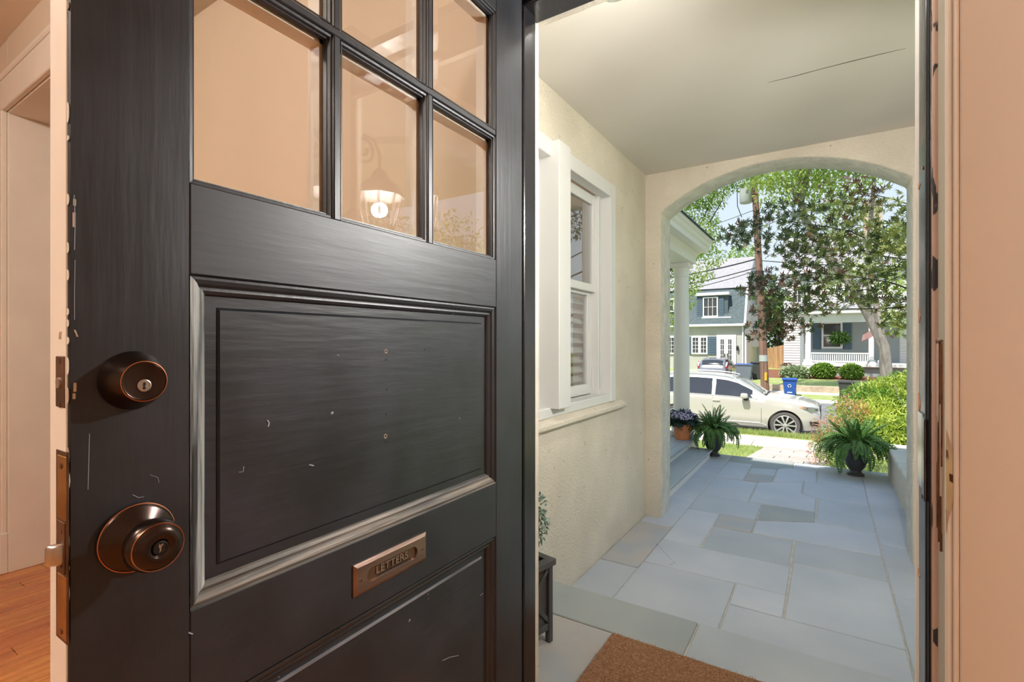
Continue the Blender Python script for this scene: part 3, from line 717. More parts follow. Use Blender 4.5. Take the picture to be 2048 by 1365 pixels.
# ------------------------------------------------------------------ ground towards and beyond the street
def gz(y):
    P = ((6.2, -0.36), (13.3, -1.2), (15.2, -1.17), (15.3, -1.37), (25.9, -1.37), (26.0, -1.25), (29.7, -1.22), (29.95, -0.95), (36, -0.93), (41, -0.62), (60, -0.5))
    if y <= P[0][0]: return P[0][1]
    for (a, za), (b, zb) in zip(P[:-1], P[1:]):
        if y <= b: return za + (zb - za) * (y - a) / (b - a)
    return P[-1][1]
def slab(name, label, x0, x1, y0, y1, m, up=0.0, n=1):
    b = MB()
    for i in range(n):
        a, c = y0 + (y1 - y0) * i / n, y0 + (y1 - y0) * (i + 1) / n
        za, zc = gz(a + 1e-4) + up, gz(c - 1e-4) + up
        b.add([(x0, a, za), (x1, a, za), (x1, c, zc), (x0, c, zc), (x0, a, za - .3), (x1, a, za - .3), (x1, c, zc - .3), (x0, c, zc - .3)],
              [(0, 1, 2, 3), (4, 7, 6, 5), (0, 4, 5, 1), (1, 5, 6, 2), (2, 6, 7, 3), (3, 7, 4, 0)])
    return struct(b.build(name, m), label)
slab('lawn_front', 'front lawn sloping down to the sidewalk', -30, 30, 6.2, 13.3, M['grass_soil'], -0.02, 8)
slab('ground_side', 'garden ground beside the house', 0.75, 30, -6, 6.2, M['grass_soil'], -0.02, 1)
slab('ground_left', 'garden ground beyond the deck', -30, -4.2, -6, 6.2, M['grass_soil'], -0.03, 1)
slab('verge_near', 'grass strip between sidewalk and street', -30, 30, 14.8, 15.2, M['grass_soil'], 0.0, 1)
slab('kerb_near', 'kerb on the near side of the street', -30, 30, 15.2, 15.3, M['concrete'], 0.04, 1)
slab('street', 'asphalt street', -60, 60, 15.3, 25.9, M['asphalt'], 0.0, 1)
slab('kerb_far', 'kerb on the far side of the street', -60, 60, 25.9, 26.1, M['concrete'], 0.02, 1)
slab('verge_far', 'grass strip across the street', -60, 60, 26.1, 28.4, M['grass_soil'], 0.0, 1)
slab('sidewalk_far', 'sidewalk across the street', -60, 60, 28.4, 29.7, M['concrete'], 0.01, 1)
slab('lawn_far', 'lawn across the street', -3.9, 60, 29.95, 36.0, M['grass_soil'], 0.0, 4)
dw = MB().prism([(-8.0, 29.7, -1.23), (-8.0, 40.0, -0.95), (-8.0, 40.0, -1.5), (-8.0, 29.7, -1.5)], (4.1, 0, 0))
struct(dw.build('driveway_far', M['asphalt']), 'driveway across the street')
slab('lawn_far_left', 'lawn left of the driveway', -60, -8.0, 29.95, 41.0, M['grass_soil'], 0.0, 4)
slab('mulch_bed', 'red mulch bed before the white house', -3.9, 60, 36.0, 41.0, M['mulch'], 0.0, 3)
slab('ground_far', 'ground behind the houses', -60, 60, 41.0, 90.0, M['grass_soil'], 0.0, 2)
struct(box('wall_retaining', -3.9, 60, 29.7, 29.95, -1.4, -0.90, M['retain'], bevel=0.02), 'low tan retaining wall of the far lawn')
sw = slab('sidewalk_near', 'pale concrete sidewalk below the front lawn', -30, 30, 13.3, 14.8, M['mortar'], -0.02, 1)
for i in range(9):
    x0 = -9.2 + i * 1.5 + 0.12
    p = MB().box(x0 + .008, x0 + 1.492, 13.305, 14.79, -1.26, -1.192).build('slab', M['concrete'], sw, bevel=0.006)
wk = slab('path_front', 'pinkish flagstone walk down to the sidewalk', -1.26, 0.02, 6.5, 13.3, M['mortar'], 0.0, 6)
y = 9.3
i = 0
while y < 13.2:
    h_ = (0.42, 0.6, 0.5)[i % 3]
    cutx = (-0.62, -0.35, -0.85)[i % 3]
    for a, b in ((-1.25, cutx), (cutx, 0.01)):
        za, zb = gz(y) + .012, gz(y + h_) + .012
        MB().prism([(a + .008, y + .008, za), (b - .008, y + .008, za), (b - .008, y + h_ - .008, zb), (a + .008, y + h_ - .008, zb)], (0, 0, .012)).build('stone', M['pinkstone'], wk)
    y += h_
    i += 1

# ------------------------------------------------------------------ the open front door (its outer face towards +x)
DX = -0.635                       # outer face plane
DT = 0.048
DYL, DYR = 0.178, 1.043           # latch edge, hinge edge
DZB, DZT = 0.185, 2.196
SL, SR = 0.289, 0.930             # inner edges of the stiles
door = thing('door_1', 'black six-light front door swung open into the hall', None, (DX, DYR, DZB))
door['kind'] = 'structure'
mid = DX - 0.020
def stile(a, b):
    MB().box(mid, DX, a, b, DZB, DZT).build('stile', M['door_black'], door, bevel=0.0015)
stile(DYL, SL)
stile(SR, DYR)
for a, b in ((DZB, 0.42), (0.861, 0.983), (1.382, 1.490), (2.055, DZT)):
    MB().box(mid, DX, SL, SR, a, b).build('rail', M['door_rail'], door, bevel=0.0012)
# hall-side skin, painted cream
sk = MB()
for q in ((DYL, SL, DZB, DZT), (SR, DYR, DZB, DZT), (SL, SR, DZB, 0.42), (SL, SR, 0.861, 0.983), (SL, SR, 1.382, 1.490), (SL, SR, 2.055, DZT)):
    sk.box(DX - DT, mid, *q)
sk.build('inner_skin', M['cream'], door)
MB().box(DX - DT, DX - 0.0025, DYL - 0.0016, DYL + 0.001, DZB, DZT).build('edge_strip', M['cream'], door, bevel=0.0006)
# two panels with their mouldings
def ringed(y0, y1, z0, z1, i0, d0, i1, d1, side):
    # one side of a bevelled rectangular ring between inset i0 / depth d0 and inset i1 / depth d1
    o = [(DX - d0, y0 + i0, z0 + i0), (DX - d0, y1 - i0, z0 + i0), (DX - d0, y1 - i0, z1 - i0), (DX - d0, y0 + i0, z1 - i0)]
    n = [(DX - d1, y0 + i1, z0 + i1), (DX - d1, y1 - i1, z0 + i1), (DX - d1, y1 - i1, z1 - i1), (DX - d1, y0 + i1, z1 - i1)]
    j = (side + 1) % 4
    return [o[side], o[j], n[j], n[side]]
PROF = [(0.0, 0.0), (0.0015, 0.0035), (0.005, 0.0025), (0.010, 0.0045), (0.0135, 0.009), (0.015, 0.009), (0.0175, 0.0085), (0.0215, 0.0115), (0.023, 0.0155)]
def panel(y0, y1, z0, z1, mats, raise_in):
    for side in range(4):                      # bottom, hinge side, top, latch side
        b = MB()
        for (i0, d0), (i1, d1) in zip(PROF[:-1], PROF[1:]):
            b.add(ringed(y0, y1, z0, z1, i0, d0, i1, d1, side), [(0, 1, 2, 3)])
        b.build('moulding', mats[side], door)
    b = MB()
    i = 0.018
    r0, r1 = raise_in, raise_in + 0.0035
    d0, d1 = 0.0155, 0.0125
    for side in range(4):
        b.add(ringed(y0, y1, z0, z1, i, d0, r0, d0, side), [(0, 1, 2, 3)])
        b.add(ringed(y0, y1, z0, z1, r0, d0, r0 + 0.0006, d0 + 0.001, side), [(0, 1, 2, 3)])
        b.add(ringed(y0, y1, z0, z1, r0 + 0.0006, d0 + 0.001, r1, d1, side), [(0, 1, 2, 3)])
    b.add([(DX - d1, y0 + r1, z0 + r1), (DX - d1, y1 - r1, z0 + r1), (DX - d1, y1 - r1, z1 - r1), (DX - d1, y0 + r1, z1 - r1)], [(0, 1, 2, 3)])
    p = b.build('panel', M['door_panel'], door)
    MB().box(DX - 0.04, DX - 0.018, y0, y1, z0, z1).build('panel_back', M['cream'], door)
    return p
p1 = panel(SL, SR, 0.983, 1.382, (M['worn_mould_h'], M['door_black'], M['door_black'], M['worn_mould_v']), 0.037)
p2 = panel(SL, SR, 0.42, 0.861, (M['worn_mould_h'], M['door_black'], M['door_black'], M['worn_mould_v']), 0.034)
# raised top edge of the lower panel, its glint painted as a pale strip
MB().box(DX - 0.0145, DX - 0.0118, SL + 0.05, SR - 0.040, 0.861 - 0.0385, 0.861 - 0.0345).build('panel_edge_glint', M['edge_glint'], door)
# old fixing holes and scratches
for py, pz, r_, m_ in ((772, 703, .0035, 'raw_wood'), (772, 720, .0022, 'keyway'), (773, 780, .0022, 'keyway'), (772, 829, .0013, 'keyway'), (771, 873, .0036, 'raw_wood'), (772, 884, .0015, 'keyway'), (849, 700, .0012, 'keyway'), (996, 681, .0018, 'keyway')):
    r = ray(py, pz)
    t = (DX - 0.0125) / r.x
    xo = DX - 0.0125 if py < 960 else DX
    MB().lathe([(r_ * 1.25, -0.001), (r_, 0.0004), (r_ * 0.5, -0.0004)], (xo, r.y * (xo / r.x), CAM_Z + r.z * (xo / r.x)), 'x', 9).build('old_fixing_hole', M[m_], door)
def scratch(pts, wd, m_, dx):
    b = MB()
    q = []
    for px, py in pts:
        r = ray(px, py)
        t = dx / r.x
        q.append((dx, r.y * t, CAM_Z + r.z * t))
    b.tube(q, wd, 4)
    b.build('scratch', m_, door)
scr = mat('scratched_paint', (0.30, 0.32, 0.40), 0.5)
for pts, wd, dx in (([(534, 841), (538, 846), (536, 854)], .0011, DX - .0125), ([(478, 945), (486, 944), (487, 933)], .0006, DX - .0125), ([(618, 930), (627, 932)], .0012, DX - .0125),
                    ([(674, 710), (679, 712)], .0006, DX - .0125), ([(179, 868), (178, 905), (176, 980)], .0004, DX), ([(265, 990), (277, 996), (288, 994)], .0004, DX), ([(300, 950), (316, 956), (318, 966)], .0003, DX),
                    ([(148, 390), (150, 440), (149, 500)], .0005, DX), ([(150, 520), (149, 580), (149, 640)], .0004, DX), ([(885, 1322), (900, 1315), (917, 1312)], .0007, DX - .0125), ([(892, 1115), (893, 1121)], .0006, DX - .0125), ([(960, 1192), (966, 1187)], .0006, DX - .0125), ([(377, 1266), (385, 1269)], .0010, DX)):
    scratch(pts, wd, scr, dx)
for px, py, h_ in ((149, 405, 12), (148, 440, 26), (150, 775, 16), (148, 793, 10)):
    r = ray(px, py)
    t = DX / r.x
    zc = CAM_Z + r.z * t
    MB().box(DX - 0.001, DX + 0.0003, r.y * t - .0012, r.y * t + .0012, zc - h_ * .00028, zc + h_ * .00028).build('paint_chip', M['raw_wood'], door)
# chipped edge along the latch side
rn2 = random.Random(5)
z = DZB + 0.05
while z < 2.1:
    h_ = rn2.uniform(.003, .022)
    wdt = rn2.uniform(.0003, .0012) if z < 1.17 else rn2.uniform(.0001, .0005)
    if rn2.random() < .65: MB().prism([(DX + .0002, DYL - .0006, z), (DX + .0002, DYL + wdt * .5, z + h_ * .25), (DX + .0002, DYL + wdt, z + h_ * .5), (DX + .0002, DYL + wdt * .6, z + h_ * .8), (DX + .0002, DYL - .0006, z + h_)], (-.003, 0, 0)).build('paint_chip', M['cream'] if rn2.random() < .6 else M['raw_wood'], door)
    z += h_ + rn2.uniform(.001, .02)
nk = at(133, 672, 0.177)
MB().prism([(DX - .016, DYL - .003, nk.z + .004), (DX + .0006, DYL + .004, nk.z + .006), (DX + .0006, DYL + .0062, nk.z - .001), (DX - .018, DYL - .003, nk.z - .003)], (0, .0012, .0)).build('wood_splinter', M['raw_wood'], door)
# six bevelled lights
PY = [(SL, 0.492), (0.505, 0.704), (0.717, SR)]
PZ = [(1.490, 1.772), (1.785, 2.055)]
GD = 0.0145                        # depth of the glass behind the face
for a, b in ((0.492, 0.505), (0.704, 0.717)):
    for z0, z1 in PZ:
        MB().box(mid, DX - 0.001, a, b, z0 - .001, z1 + .001).build('muntin', M['door_black'], door, bevel=0.002)
MB().box(mid, DX - 0.001, SL, SR, 1.772, 1.785).build('muntin', M['door_black'], door, bevel=0.002)
STK = [(0.0, 0.001), (0.0012, 0.004), (0.0045, 0.0045), (0.0065, 0.0085), (0.008, 0.0085), (0.0095, 0.0145)]
for a, b in PY:
    for z0, z1 in PZ:
        s = MB()
        for (i0, d0), (i1, d1) in zip(STK[:-1], STK[1:]):
            for side in range(4):
                s.add(ringed(a, b, z0, z1, i0, d0, i1, d1, side), [(0, 1, 2, 3)])
        s.build('glazing_bead', M['door_black'], door)
        g = MB()
        i0, i1 = 0.006, 0.030
        for side in range(4):
            g.add(ringed(a, b, z0, z1, i0, GD + .0018, i1, GD, side), [(0, 1, 2, 3)])
        g.add([(DX - GD, a + i1, z0 + i1), (DX - GD, b - i1, z0 + i1), (DX - GD, b - i1, z1 - i1), (DX - GD, a + i1, z1 - i1)], [(0, 1, 2, 3)])
        g.add([(DX - GD - .0045, a + i0, z0 + i0), (DX - GD - .0045, b - i0, z0 + i0), (DX - GD - .0045, b - i0, z1 - i0), (DX - GD - .0045, a + i0, z1 - i0)], [(3, 2, 1, 0)])
        g.build('pane', M['glass_door'], door)
        bk = MB()
        for q in ((a, a + .012, z0, z1), (b - .012, b, z0, z1), (a, b, z0, z0 + .012), (a, b, z1 - .012, z1)):
            bk.box(DX - DT, DX - GD - .006, *q)
        bk.build('inner_bead', M['cream'], door)
# deadbolt: dark cone with a keyed cylinder
kb = MB().lathe([(0.0305, 0.0), (0.0315, 0.002), (0.0300, 0.006), (0.0225, 0.026), (0.0215, 0.0285), (0.0195, 0.0292), (0.0178, 0.0285)], (DX, 0.2315, 1.260), 'x', 56)
db = kb.build('deadbolt', M['bronze'], door, smooth=True, angle=35)
MB().lathe([(0.0178, 0.0272), (0.0168, 0.0282), (0.0165, 0.0277), (0.0, 0.0277)], (DX, 0.2315, 1.260), 'x', 48).build('lock_face', M['bronze'], db, smooth=True, angle=30)
MB().lathe([(0.0205, 0.0288), (0.0214, 0.0291), (0.0214, 0.0296), (0.0205, 0.0298)], (DX, 0.2315, 1.260), 'x', 48, closed=True).build('worn_rim', M['copper_edge'], db, smooth=True)
MB().lathe([(0.0064, 0.0275), (0.0064, 0.0292), (0.0055, 0.0296), (0.0054, 0.0288), (0.0, 0.0288)], (DX, 0.2315, 1.2555), 'x', 28).build('key_plug', M['nickel'], db, smooth=True, angle=30)
kw = MB()
kw.prism([(DX + .0290, 0.2303, 1.2578), (DX + .0290, 0.2318, 1.2590), (DX + .0290, 0.2328, 1.2575), (DX + .0290, 0.2318, 1.2545), (DX + .0290, 0.2330, 1.2525), (DX + .0290, 0.2318, 1.2512), (DX + .0290, 0.2298, 1.2520), (DX + .0290, 0.2308, 1.2545)], (.0004, 0, 0))
kw.build('keyhole', M['keyway'], db)
# knob with its rose
KC = (DX, 0.2350, 1.0895)
kn = MB().lathe([(0.0345, 0.0), (0.0360, 0.0025), (0.0352, 0.0055), (0.0325, 0.0075), (0.022, 0.0115), (0.0155, 0.0165), (0.0125, 0.021), (0.0125, 0.030)], KC, 'x', 56).build('door_knob', M['bronze'], door, smooth=True, angle=60)
MB().lathe([(0.0352, 0.003), (0.0364, 0.0038), (0.0362, 0.0048), (0.0350, 0.0052)], KC, 'x', 56, closed=True).build('worn_rim', M['copper_edge'], kn, smooth=True)
MB().lathe([(0.012, 0.026), (0.020, 0.0285), (0.0255, 0.034), (0.0272, 0.041), (0.0265, 0.047), (0.0247, 0.0515), (0.0235, 0.0525), (0.0215, 0.0550), (0.017, 0.0580), (0.0105, 0.0590), (0.0088, 0.0575), (0.0078, 0.0560), (0.0, 0.0560)], KC, 'x', 56).build('grip', M['bronze'], kn, smooth=True, angle=60)
MB().lathe([(0.0236, 0.0520), (0.0243, 0.0526), (0.0240, 0.0534), (0.0232, 0.0532)], KC, 'x', 56, closed=True).build('grip_ring', M['copper_edge'], kn, smooth=True)
MB().lathe([(0.0070, 0.0555), (0.0070, 0.0572), (0.0060, 0.0576), (0.0058, 0.0570), (0.0, 0.0570)], KC, 'x', 24).build('key_plug', M['keyway'], kn, smooth=True, angle=30)
yy, zz, xx = KC[1], KC[2], DX + .0571
MB().prism([(xx, yy - .0012, zz + .0045), (xx, yy + .0005, zz + .003), (xx, yy + .0022, zz + .0042), (xx, yy + .0028, zz + .003), (xx, yy + .0007, zz + .0008), (xx, yy + .0005, zz - .003), (xx, yy - .0012, zz - .0045), (xx, yy - .0007, zz - .001), (xx, yy - .0020, zz + .002)], (.0003, 0, 0)).build('keyhole', M['nickel'], kn)
# letter plate
LY0, LY1, LZ0, LZ1 = 0.526, 0.694, 0.896, 0.947
ms_ = MB()
def sring(i0, d0, i1, d1):
    for side in range(4):
        ms_.add(ringed(LY0, LY1, LZ0, LZ1, i0, -d0, i1, -d1, side), [(0, 1, 2, 3)])
sring(0, 0.0, 0, 0.0022)
sring(0, 0.0022, 0.0055, 0.0050)
oc, rr = (LY0 + LY1) / 2, 0.0115
hole = []
zc = (LZ0 + LZ1) / 2 - .001
ha, hb = LY0 + 0.037, LY1 - 0.037
for k in range(9): hole.append((hb + rr * math.sin(math.pi * k / 8), zc + rr * math.cos(math.pi * k / 8)))
for k in range(9): hole.append((ha - rr * math.sin(math.pi * k / 8), zc - rr * math.cos(math.pi * k / 8)))
o4 = [(LY0 + .0055, LZ0 + .0055), (LY1 - .0055, LZ0 + .0055), (LY1 - .0055, LZ1 - .0055), (LY0 + .0055, LZ1 - .0055)]
xf = DX + .005
hv = [(xf, a, b) for a, b in hole]
ov = [(xf, a, b) for a, b in o4]
ms_.add(hv + ov, [tuple([20] + list(range(0, 9)) + [19])[::1], tuple([18] + list(range(9, 18)) + [21]), (20, 21, 17, 0), (19, 8, 9, 18)] if False else
        [(20, *range(4, 9), 19), (20, 21, 0, 1, 2, 3, 4)] if False else
        [(20, 21, 17, 0), (20, *range(0, 9), 19), (19, 8, 9, 18), (18, *range(9, 18), 21)])
hb_ = [(DX + .0015, a, b) for a, b in hole]
ms_.add(hv + hb_, [(i, (i + 1) % 18, 18 + (i + 1) % 18, 18 + i) for i in range(18)])
slot = ms_.build('mail_slot', M['slot_bronze'], door)
MB().add([(DX + .0016, a, b) for a, b in hole], [tuple(range(18))]).build('slot_flap', M['old_bronze'], slot)
for yc in (LY0 + .0125, LY1 - .0125):
    sc_ = MB().lathe([(0.0032, 0.0), (0.0030, 0.0009), (0.0, 0.0012)], (xf, yc, zc), 'x', 14).build('screw', M['slot_bronze'], slot, smooth=True)
    MB().box(xf + .0006, xf + .0014, yc - .0004, yc + .0004, zc - .0028, zc + .0028).build('screw_groove', M['keyway'], slot)
def lettering(txt, size, ext, m_, parent, loc, rot, align='CENTER', name='lettering'):
    cu = bpy.data.curves.new(name, 'FONT')
    cu.body = txt
    cu.size = size
    cu.extrude = ext
    cu.align_x = align
    cu.align_y = 'CENTER'
    ob = bpy.data.objects.new(name + '_source', cu)
    COL.objects.link(ob)
    me = bpy.data.meshes.new_from_object(ob.evaluated_get(bpy.context.evaluated_depsgraph_get()))
    bpy.data.objects.remove(ob)
    bpy.data.curves.remove(cu)
    me.materials.clear()
    me.materials.append(m_)
    o = bpy.data.objects.new(name, me)
    COL.objects.link(o)
    o.parent = parent
    o.location = Vector(loc) - woff(parent)
    o.rotation_euler = rot
    return o
lt = lettering('LETTERS', 0.0205, 0.0011, M['nickel_warm'], slot, (DX + .0022, oc - .001, zc + .0012), (R(90), 0, R(90)))
lt.scale = (0.98, 0.86, 1)
MB().box(DX + .0014, DX + .0018, ha + .012, hb - .002, zc - rr + .0012, zc - rr + .0045).build('slot_shadow_gap', M['keyway'], slot)
# mortise lock and deadbolt plates in the latch edge
def edge_pt(px, py):
    r = ray(px, py)
    t = (DYL - .0018) / r.y
    return (r.x * t, CAM_Z + r.z * t)
def plate(name, px0, px1, py0, py1, m_, off=0.0):
    a, b = edge_pt(px0, (py0 + py1) / 2), edge_pt(px1, (py0 + py1) / 2)
    zt, zb = edge_pt((px0 + px1) / 2, py0)[1], edge_pt((px0 + px1) / 2, py1)[1]
    return MB().box(a[0], b[0], DYL - .0026 - off, DYL, zb, zt).build(name, m_, door, bevel=0.0006), (a[0] + b[0]) / 2
pl, xc = plate('deadbolt_plate', 113, 130, 713, 815, M['old_bronze'])
zc2 = edge_pt(120, 766)[1]
MB().lathe([(0.0055, -.0045), (0.0055, 0.0)], (xc, DYL, zc2), 'y', 20).build('bolt', M['nickel'], pl, smooth=True, angle=40)
for dz_ in (-.022, .022):
    MB().lathe([(0.0, -.0034), (0.003, -.0030), (0.003, 0.0)], (xc, DYL, zc2 + dz_), 'y', 12).build('screw', M['old_bronze'], pl, smooth=True)
pl2, xc = plate('mortise_recess', 112.5, 134, 902, 1282, M['old_bronze'], -.0005)
plate('mortise_plate', 117, 133.5, 912, 1040, M['brass'], .0004)
plate('mortise_plate', 117, 133.5, 1150, 1276, M['brass'], .0004)
plate('latch_plate', 117, 132, 1042, 1146, M['old_bronze'], .0008)
for py in (932, 1062, 1130, 1262):
    z_ = edge_pt(126, py)[1]
    xs = edge_pt(126, py)[0]
    MB().lathe([(0.0, -.0042), (0.003, -.0038), (0.0032, 0.0)], (xs, DYL, z_), 'y', 12).build('screw', M['old_bronze'], pl2, smooth=True)
zl = edge_pt(118, 1102)[1]
xs = edge_pt(126, 1102)[0]
lb = MB().prism([(xs - .006, DYL, zl - .0105), (xs + .006, DYL, zl - .0105), (xs + .0055, DYL - .008, zl - .0105), (xs + .001, DYL - .0135, zl - .0105), (xs - .0055, DYL - .0155, zl - .0105)], (0, 0, .021))
lb.build('latch_bolt', M['nickel'], door, bevel=0.0042, seg=3, smooth=True)
# hinges
for z_ in (0.42, 1.15, 1.92):
    hg = MB().lathe([(0.006, -.045), (0.006, .045)], (DX - DT - .004, DYR + .001, z_), 'z', 12)
    hg.build('hinge', M['old_bronze'], door, smooth=True, angle=40)

# ------------------------------------------------------------------ hall lamps, lantern
for x_, y_, lb in ((-0.35, -1.25, 'round hall ceiling lamp nearest the front door'), (-1.7, -0.9, 'round hall ceiling lamp before the cased opening')):
    hl = thing('ceiling_lamp', lb, 'lamp', (x_, y_, IC))
    MB().lathe([(0.13, 0.0), (0.13, -.02), (0.10, -.035)], (x_, y_, IC), 'z', 32).build('canopy', M['white_paint'], hl, smooth=True, angle=40)
    MB().lathe([(0.10, -.035), (0.09, -.05), (0.05, -.062), (0.0, -.066)], (x_, y_, IC), 'z', 32).build('diffuser', M['hall_bulb'], hl, smooth=True)
wl_ = thing('wall_lantern', 'black iron scroll lantern on the porch wall, seen reflected in the door glass', 'lantern', (0.30, Y1, 1.80))
LX, LY = 0.30, 1.47
MB().box(LX - .04, LX + .04, Y1, Y1 + .02, 1.88, 2.08).build('back_plate', M['lantern'], wl_, bevel=0.005)
sc = []
for k in range(22):
    a = k / 21 * 2.6 * math.pi
    rad = 0.055 * (1 - 0.032 * k)
    sc.append((LX, LY - .085 + rad * math.sin(a), 2.10 - rad * math.cos(a)))
MB().tube([(LX, Y1 + .01, 2.0), (LX, Y1 + .08, 2.02)] + sc, 0.006, 8).build('scroll', M['lantern'], wl_, smooth=True)
MB().tube([(LX, LY - .085, 2.155), (LX, LY - .03, 2.15), (LX, LY, 2.10), (LX, LY, 2.03)], 0.006, 8).build('arm', M['lantern'], wl_, smooth=True)
MB().lathe([(0.0, 2.05), (0.025, 2.03), (0.04, 2.0), (0.085, 1.965), (0.105, 1.93), (0.105, 1.92), (0.03, 1.925)], (LX, LY, 0), 'z', 8).build('roof_cap', M['lantern'], wl_)
cg = MB()
for k in range(8):
    a = 2 * math.pi * k / 8
    cg.tube([(LX + .09 * math.cos(a), LY + .09 * math.sin(a), 1.925), (LX + .06 * math.cos(a), LY + .06 * math.sin(a), 1.79)], 0.004, 5)
cg.build('cage', M['lantern'], wl_)
MB().lathe([(0.0, 1.77), (0.03, 1.775), (0.066, 1.79), (0.066, 1.80)], (LX, LY, 0), 'z', 8).build('base_ring', M['lantern'], wl_)
MB().lathe([(0.0, 1.845), (0.008, 1.85), (0.012, 1.865), (0.008, 1.885), (0.0, 1.89)], (LX, LY, 0), 'z', 12).build('bulb', M['bulb'], wl_, smooth=True)

pl_ = thing('added_porch_lamp', 'added clear globe lamp above the front door, out of view, brightening the porch', 'lamp', (-0.50, Y1, 2.34))  # made-up lamp out of view, added to brighten the porch
MB().lathe([(0.05, 0.0), (0.05, .012), (0.02, .02), (0.018, .045)], (-0.50, Y1, 2.34), 'y', 24).build('wall_plate', M['white_paint'], pl_, smooth=True, angle=40)
MB().lathe([(0.0, -.075), (0.045, -.06), (0.072, 0.0), (0.045, .06), (0.0, .075)], (-0.50, 1.315, 2.34), 'z', 24).build('globe', M['glass_win'], pl_, smooth=True)

# ------------------------------------------------------------------ doormat, planter
dm = thing('doormat', 'orange-brown coir doormat lying on the stone landing', 'doormat', (-0.30, 1.56, LZ))
ma = R(-1.5)
MB().box(-0.71, 0.06, 1.30, 1.850, LZ + .001, LZ + 0.017).build('backing', M['coir'], dm, bevel=0.004)
v, f = [], []
rn3 = random.Random(9)
for k in range(22000):
    x_, y_ = rn3.uniform(-.708, .058), rn3.uniform(1.302, 1.848)
    a = rn3.uniform(0, 6.28)
    l = rn3.uniform(.006, .018)
    z_ = LZ + .0165
    i = len(v)
    dx_, dy_ = math.cos(a), math.sin(a)
    v += [(x_ - dy_ * .0009, y_ + dx_ * .0009, z_), (x_ + dy_ * .0009, y_ - dx_ * .0009, z_), (x_ + dx_ * l, y_ + dy_ * l, z_ + rn3.uniform(.001, .006))]
    f.append((i, i + 1, i + 2))
tag(raw('fibres', v, f, M['coir_fibre'], dm), kind='stuff')

PA = R(-12.7)
pt = thing('planter', 'small charcoal lattice planter box with a clipped green topiary beside the door', 'planter', (-1.025, 1.612, LZ), PA)
hw, hh = 0.10, 0.315
for sx_ in (-1, 1):
    for sy_ in (-1, 1):
        MB().box(sx_ * hw - .011, sx_ * hw + .011, sy_ * hw - .011, sy_ * hw + .011, 0, hh - .02).build('leg', M['planter'], pt, bevel=0.002, local=True)
rm = MB()
for q in ((-hw - .02, hw + .02, -hw - .02, -hw + .014), (-hw - .02, hw + .02, hw - .014, hw + .02), (-hw - .02, -hw + .014, -hw + .014, hw - .014), (hw - .014, hw + .02, -hw + .014, hw - .014)):
    rm.box(q[0], q[1], q[2], q[3], hh - .02, hh + .004)
rm.build('rim', M['planter'], pt, bevel=0.002, local=True)
for ang in range(4):
    RM = Matrix.Rotation(ang * math.pi / 2, 4, 'Z')
    MB().box(-hw, hw, hw - .012, hw - .004, .06, hh - .02, RM).build('side_panel', M['planter'], pt, local=True)
    MB().box(-hw, hw, hw - .006, hw + .007, .05, .075, RM).build('lower_rail', M['planter'], pt, bevel=0.001, local=True)
    L_ = math.hypot(2 * hw, .22)
    an_ = math.atan2(.22, 2 * hw)
    for sg in (-1, 1):
        X = RM @ Matrix.Translation((0, hw, .185)) @ Matrix.Rotation(sg * an_, 4, 'Y')
        MB().box(-L_ / 2, L_ / 2, -.004, .006, -.008, .008, X).build('lattice_bar', M['planter'], pt, bevel=0.001, local=True)
MB().box(-hw, hw, -hw, hw, hh - .06, hh - .03).build('soil', M['soil'], pt, local=True)
MB().tube([(0, 0, hh - .05), (0.004, 0, hh + .05), (0, 0, hh + .14)], .008, 7).build('stem', M['bark_dark'], pt, local=True)

# ------------------------------------------------------------------ foliage builders
def leaf_quad(v, f, c, d, up, L_, W_, fold=0.15):
    # a pointed leaf of two bent quads: c base, d direction, up normal
    s_ = d.cross(up)
    if s_.length < 1e-4: s_ = d.orthogonal()
    s_.normalize()
    n_ = s_.cross(d)
    i = len(v)
    v += [tuple(c), tuple(c + d * (L_ * .45) + s_ * (W_ * .5) + n_ * (fold * W_)), tuple(c + d * L_ - n_ * (L_ * .12)), tuple(c + d * (L_ * .45) - s_ * (W_ * .5) + n_ * (fold * W_))]
    f += [(i, i + 1, i + 2), (i, i + 2, i + 3)]
def rvec(rn):
    while True:
        p = Vector((rn.uniform(-1, 1), rn.uniform(-1, 1), rn.uniform(-1, 1)))
        if .05 < p.length < 1: return p
def clumps(name, cl, n, L_, W_, m_, parent, seed=1, shell=0.55, local=False, droop=0.2, smooth=False):
    # cl: list of (centre, (rx, ry, rz)); leaves thicker towards the outside
    rn = random.Random(seed)
    v, f = [], []
    wts = [r_[0] * r_[1] + r_[1] * r_[2] + r_[0] * r_[2] for c, r_ in cl]
    tot = sum(wts)
    for (c, r_), wt in zip(cl, wts):
        c = Vector(c)
        for k in range(int(n * wt / tot)):
            p = rvec(rn)
            p = p.normalized() * (shell + (1 - shell) * rn.random() ** .6)
            q = c + Vector((p.x * r_[0], p.y * r_[1], p.z * r_[2]))
            d = (p.normalized() * .7 + rvec(rn) * .9 + Vector((0, 0, -droop))).normalized()
            u = (Vector((0, 0, 1)) + rvec(rn) * .8).normalized()
            s_ = rn.uniform(.65, 1.25)
            leaf_quad(v, f, q, d, u, L_ * s_, W_ * s_)
    o = raw(name, v, f, m_, parent, local=local)
    return tag(o, kind='stuff')
clumps('foliage', [((0, 0, hh + .165), (.135, .135, .135)), ((0, 0, hh + .30), (.06, .06, .07))], 2600, .022, .009, M["topiary_leaf"], pt, 4, .5, local=True)

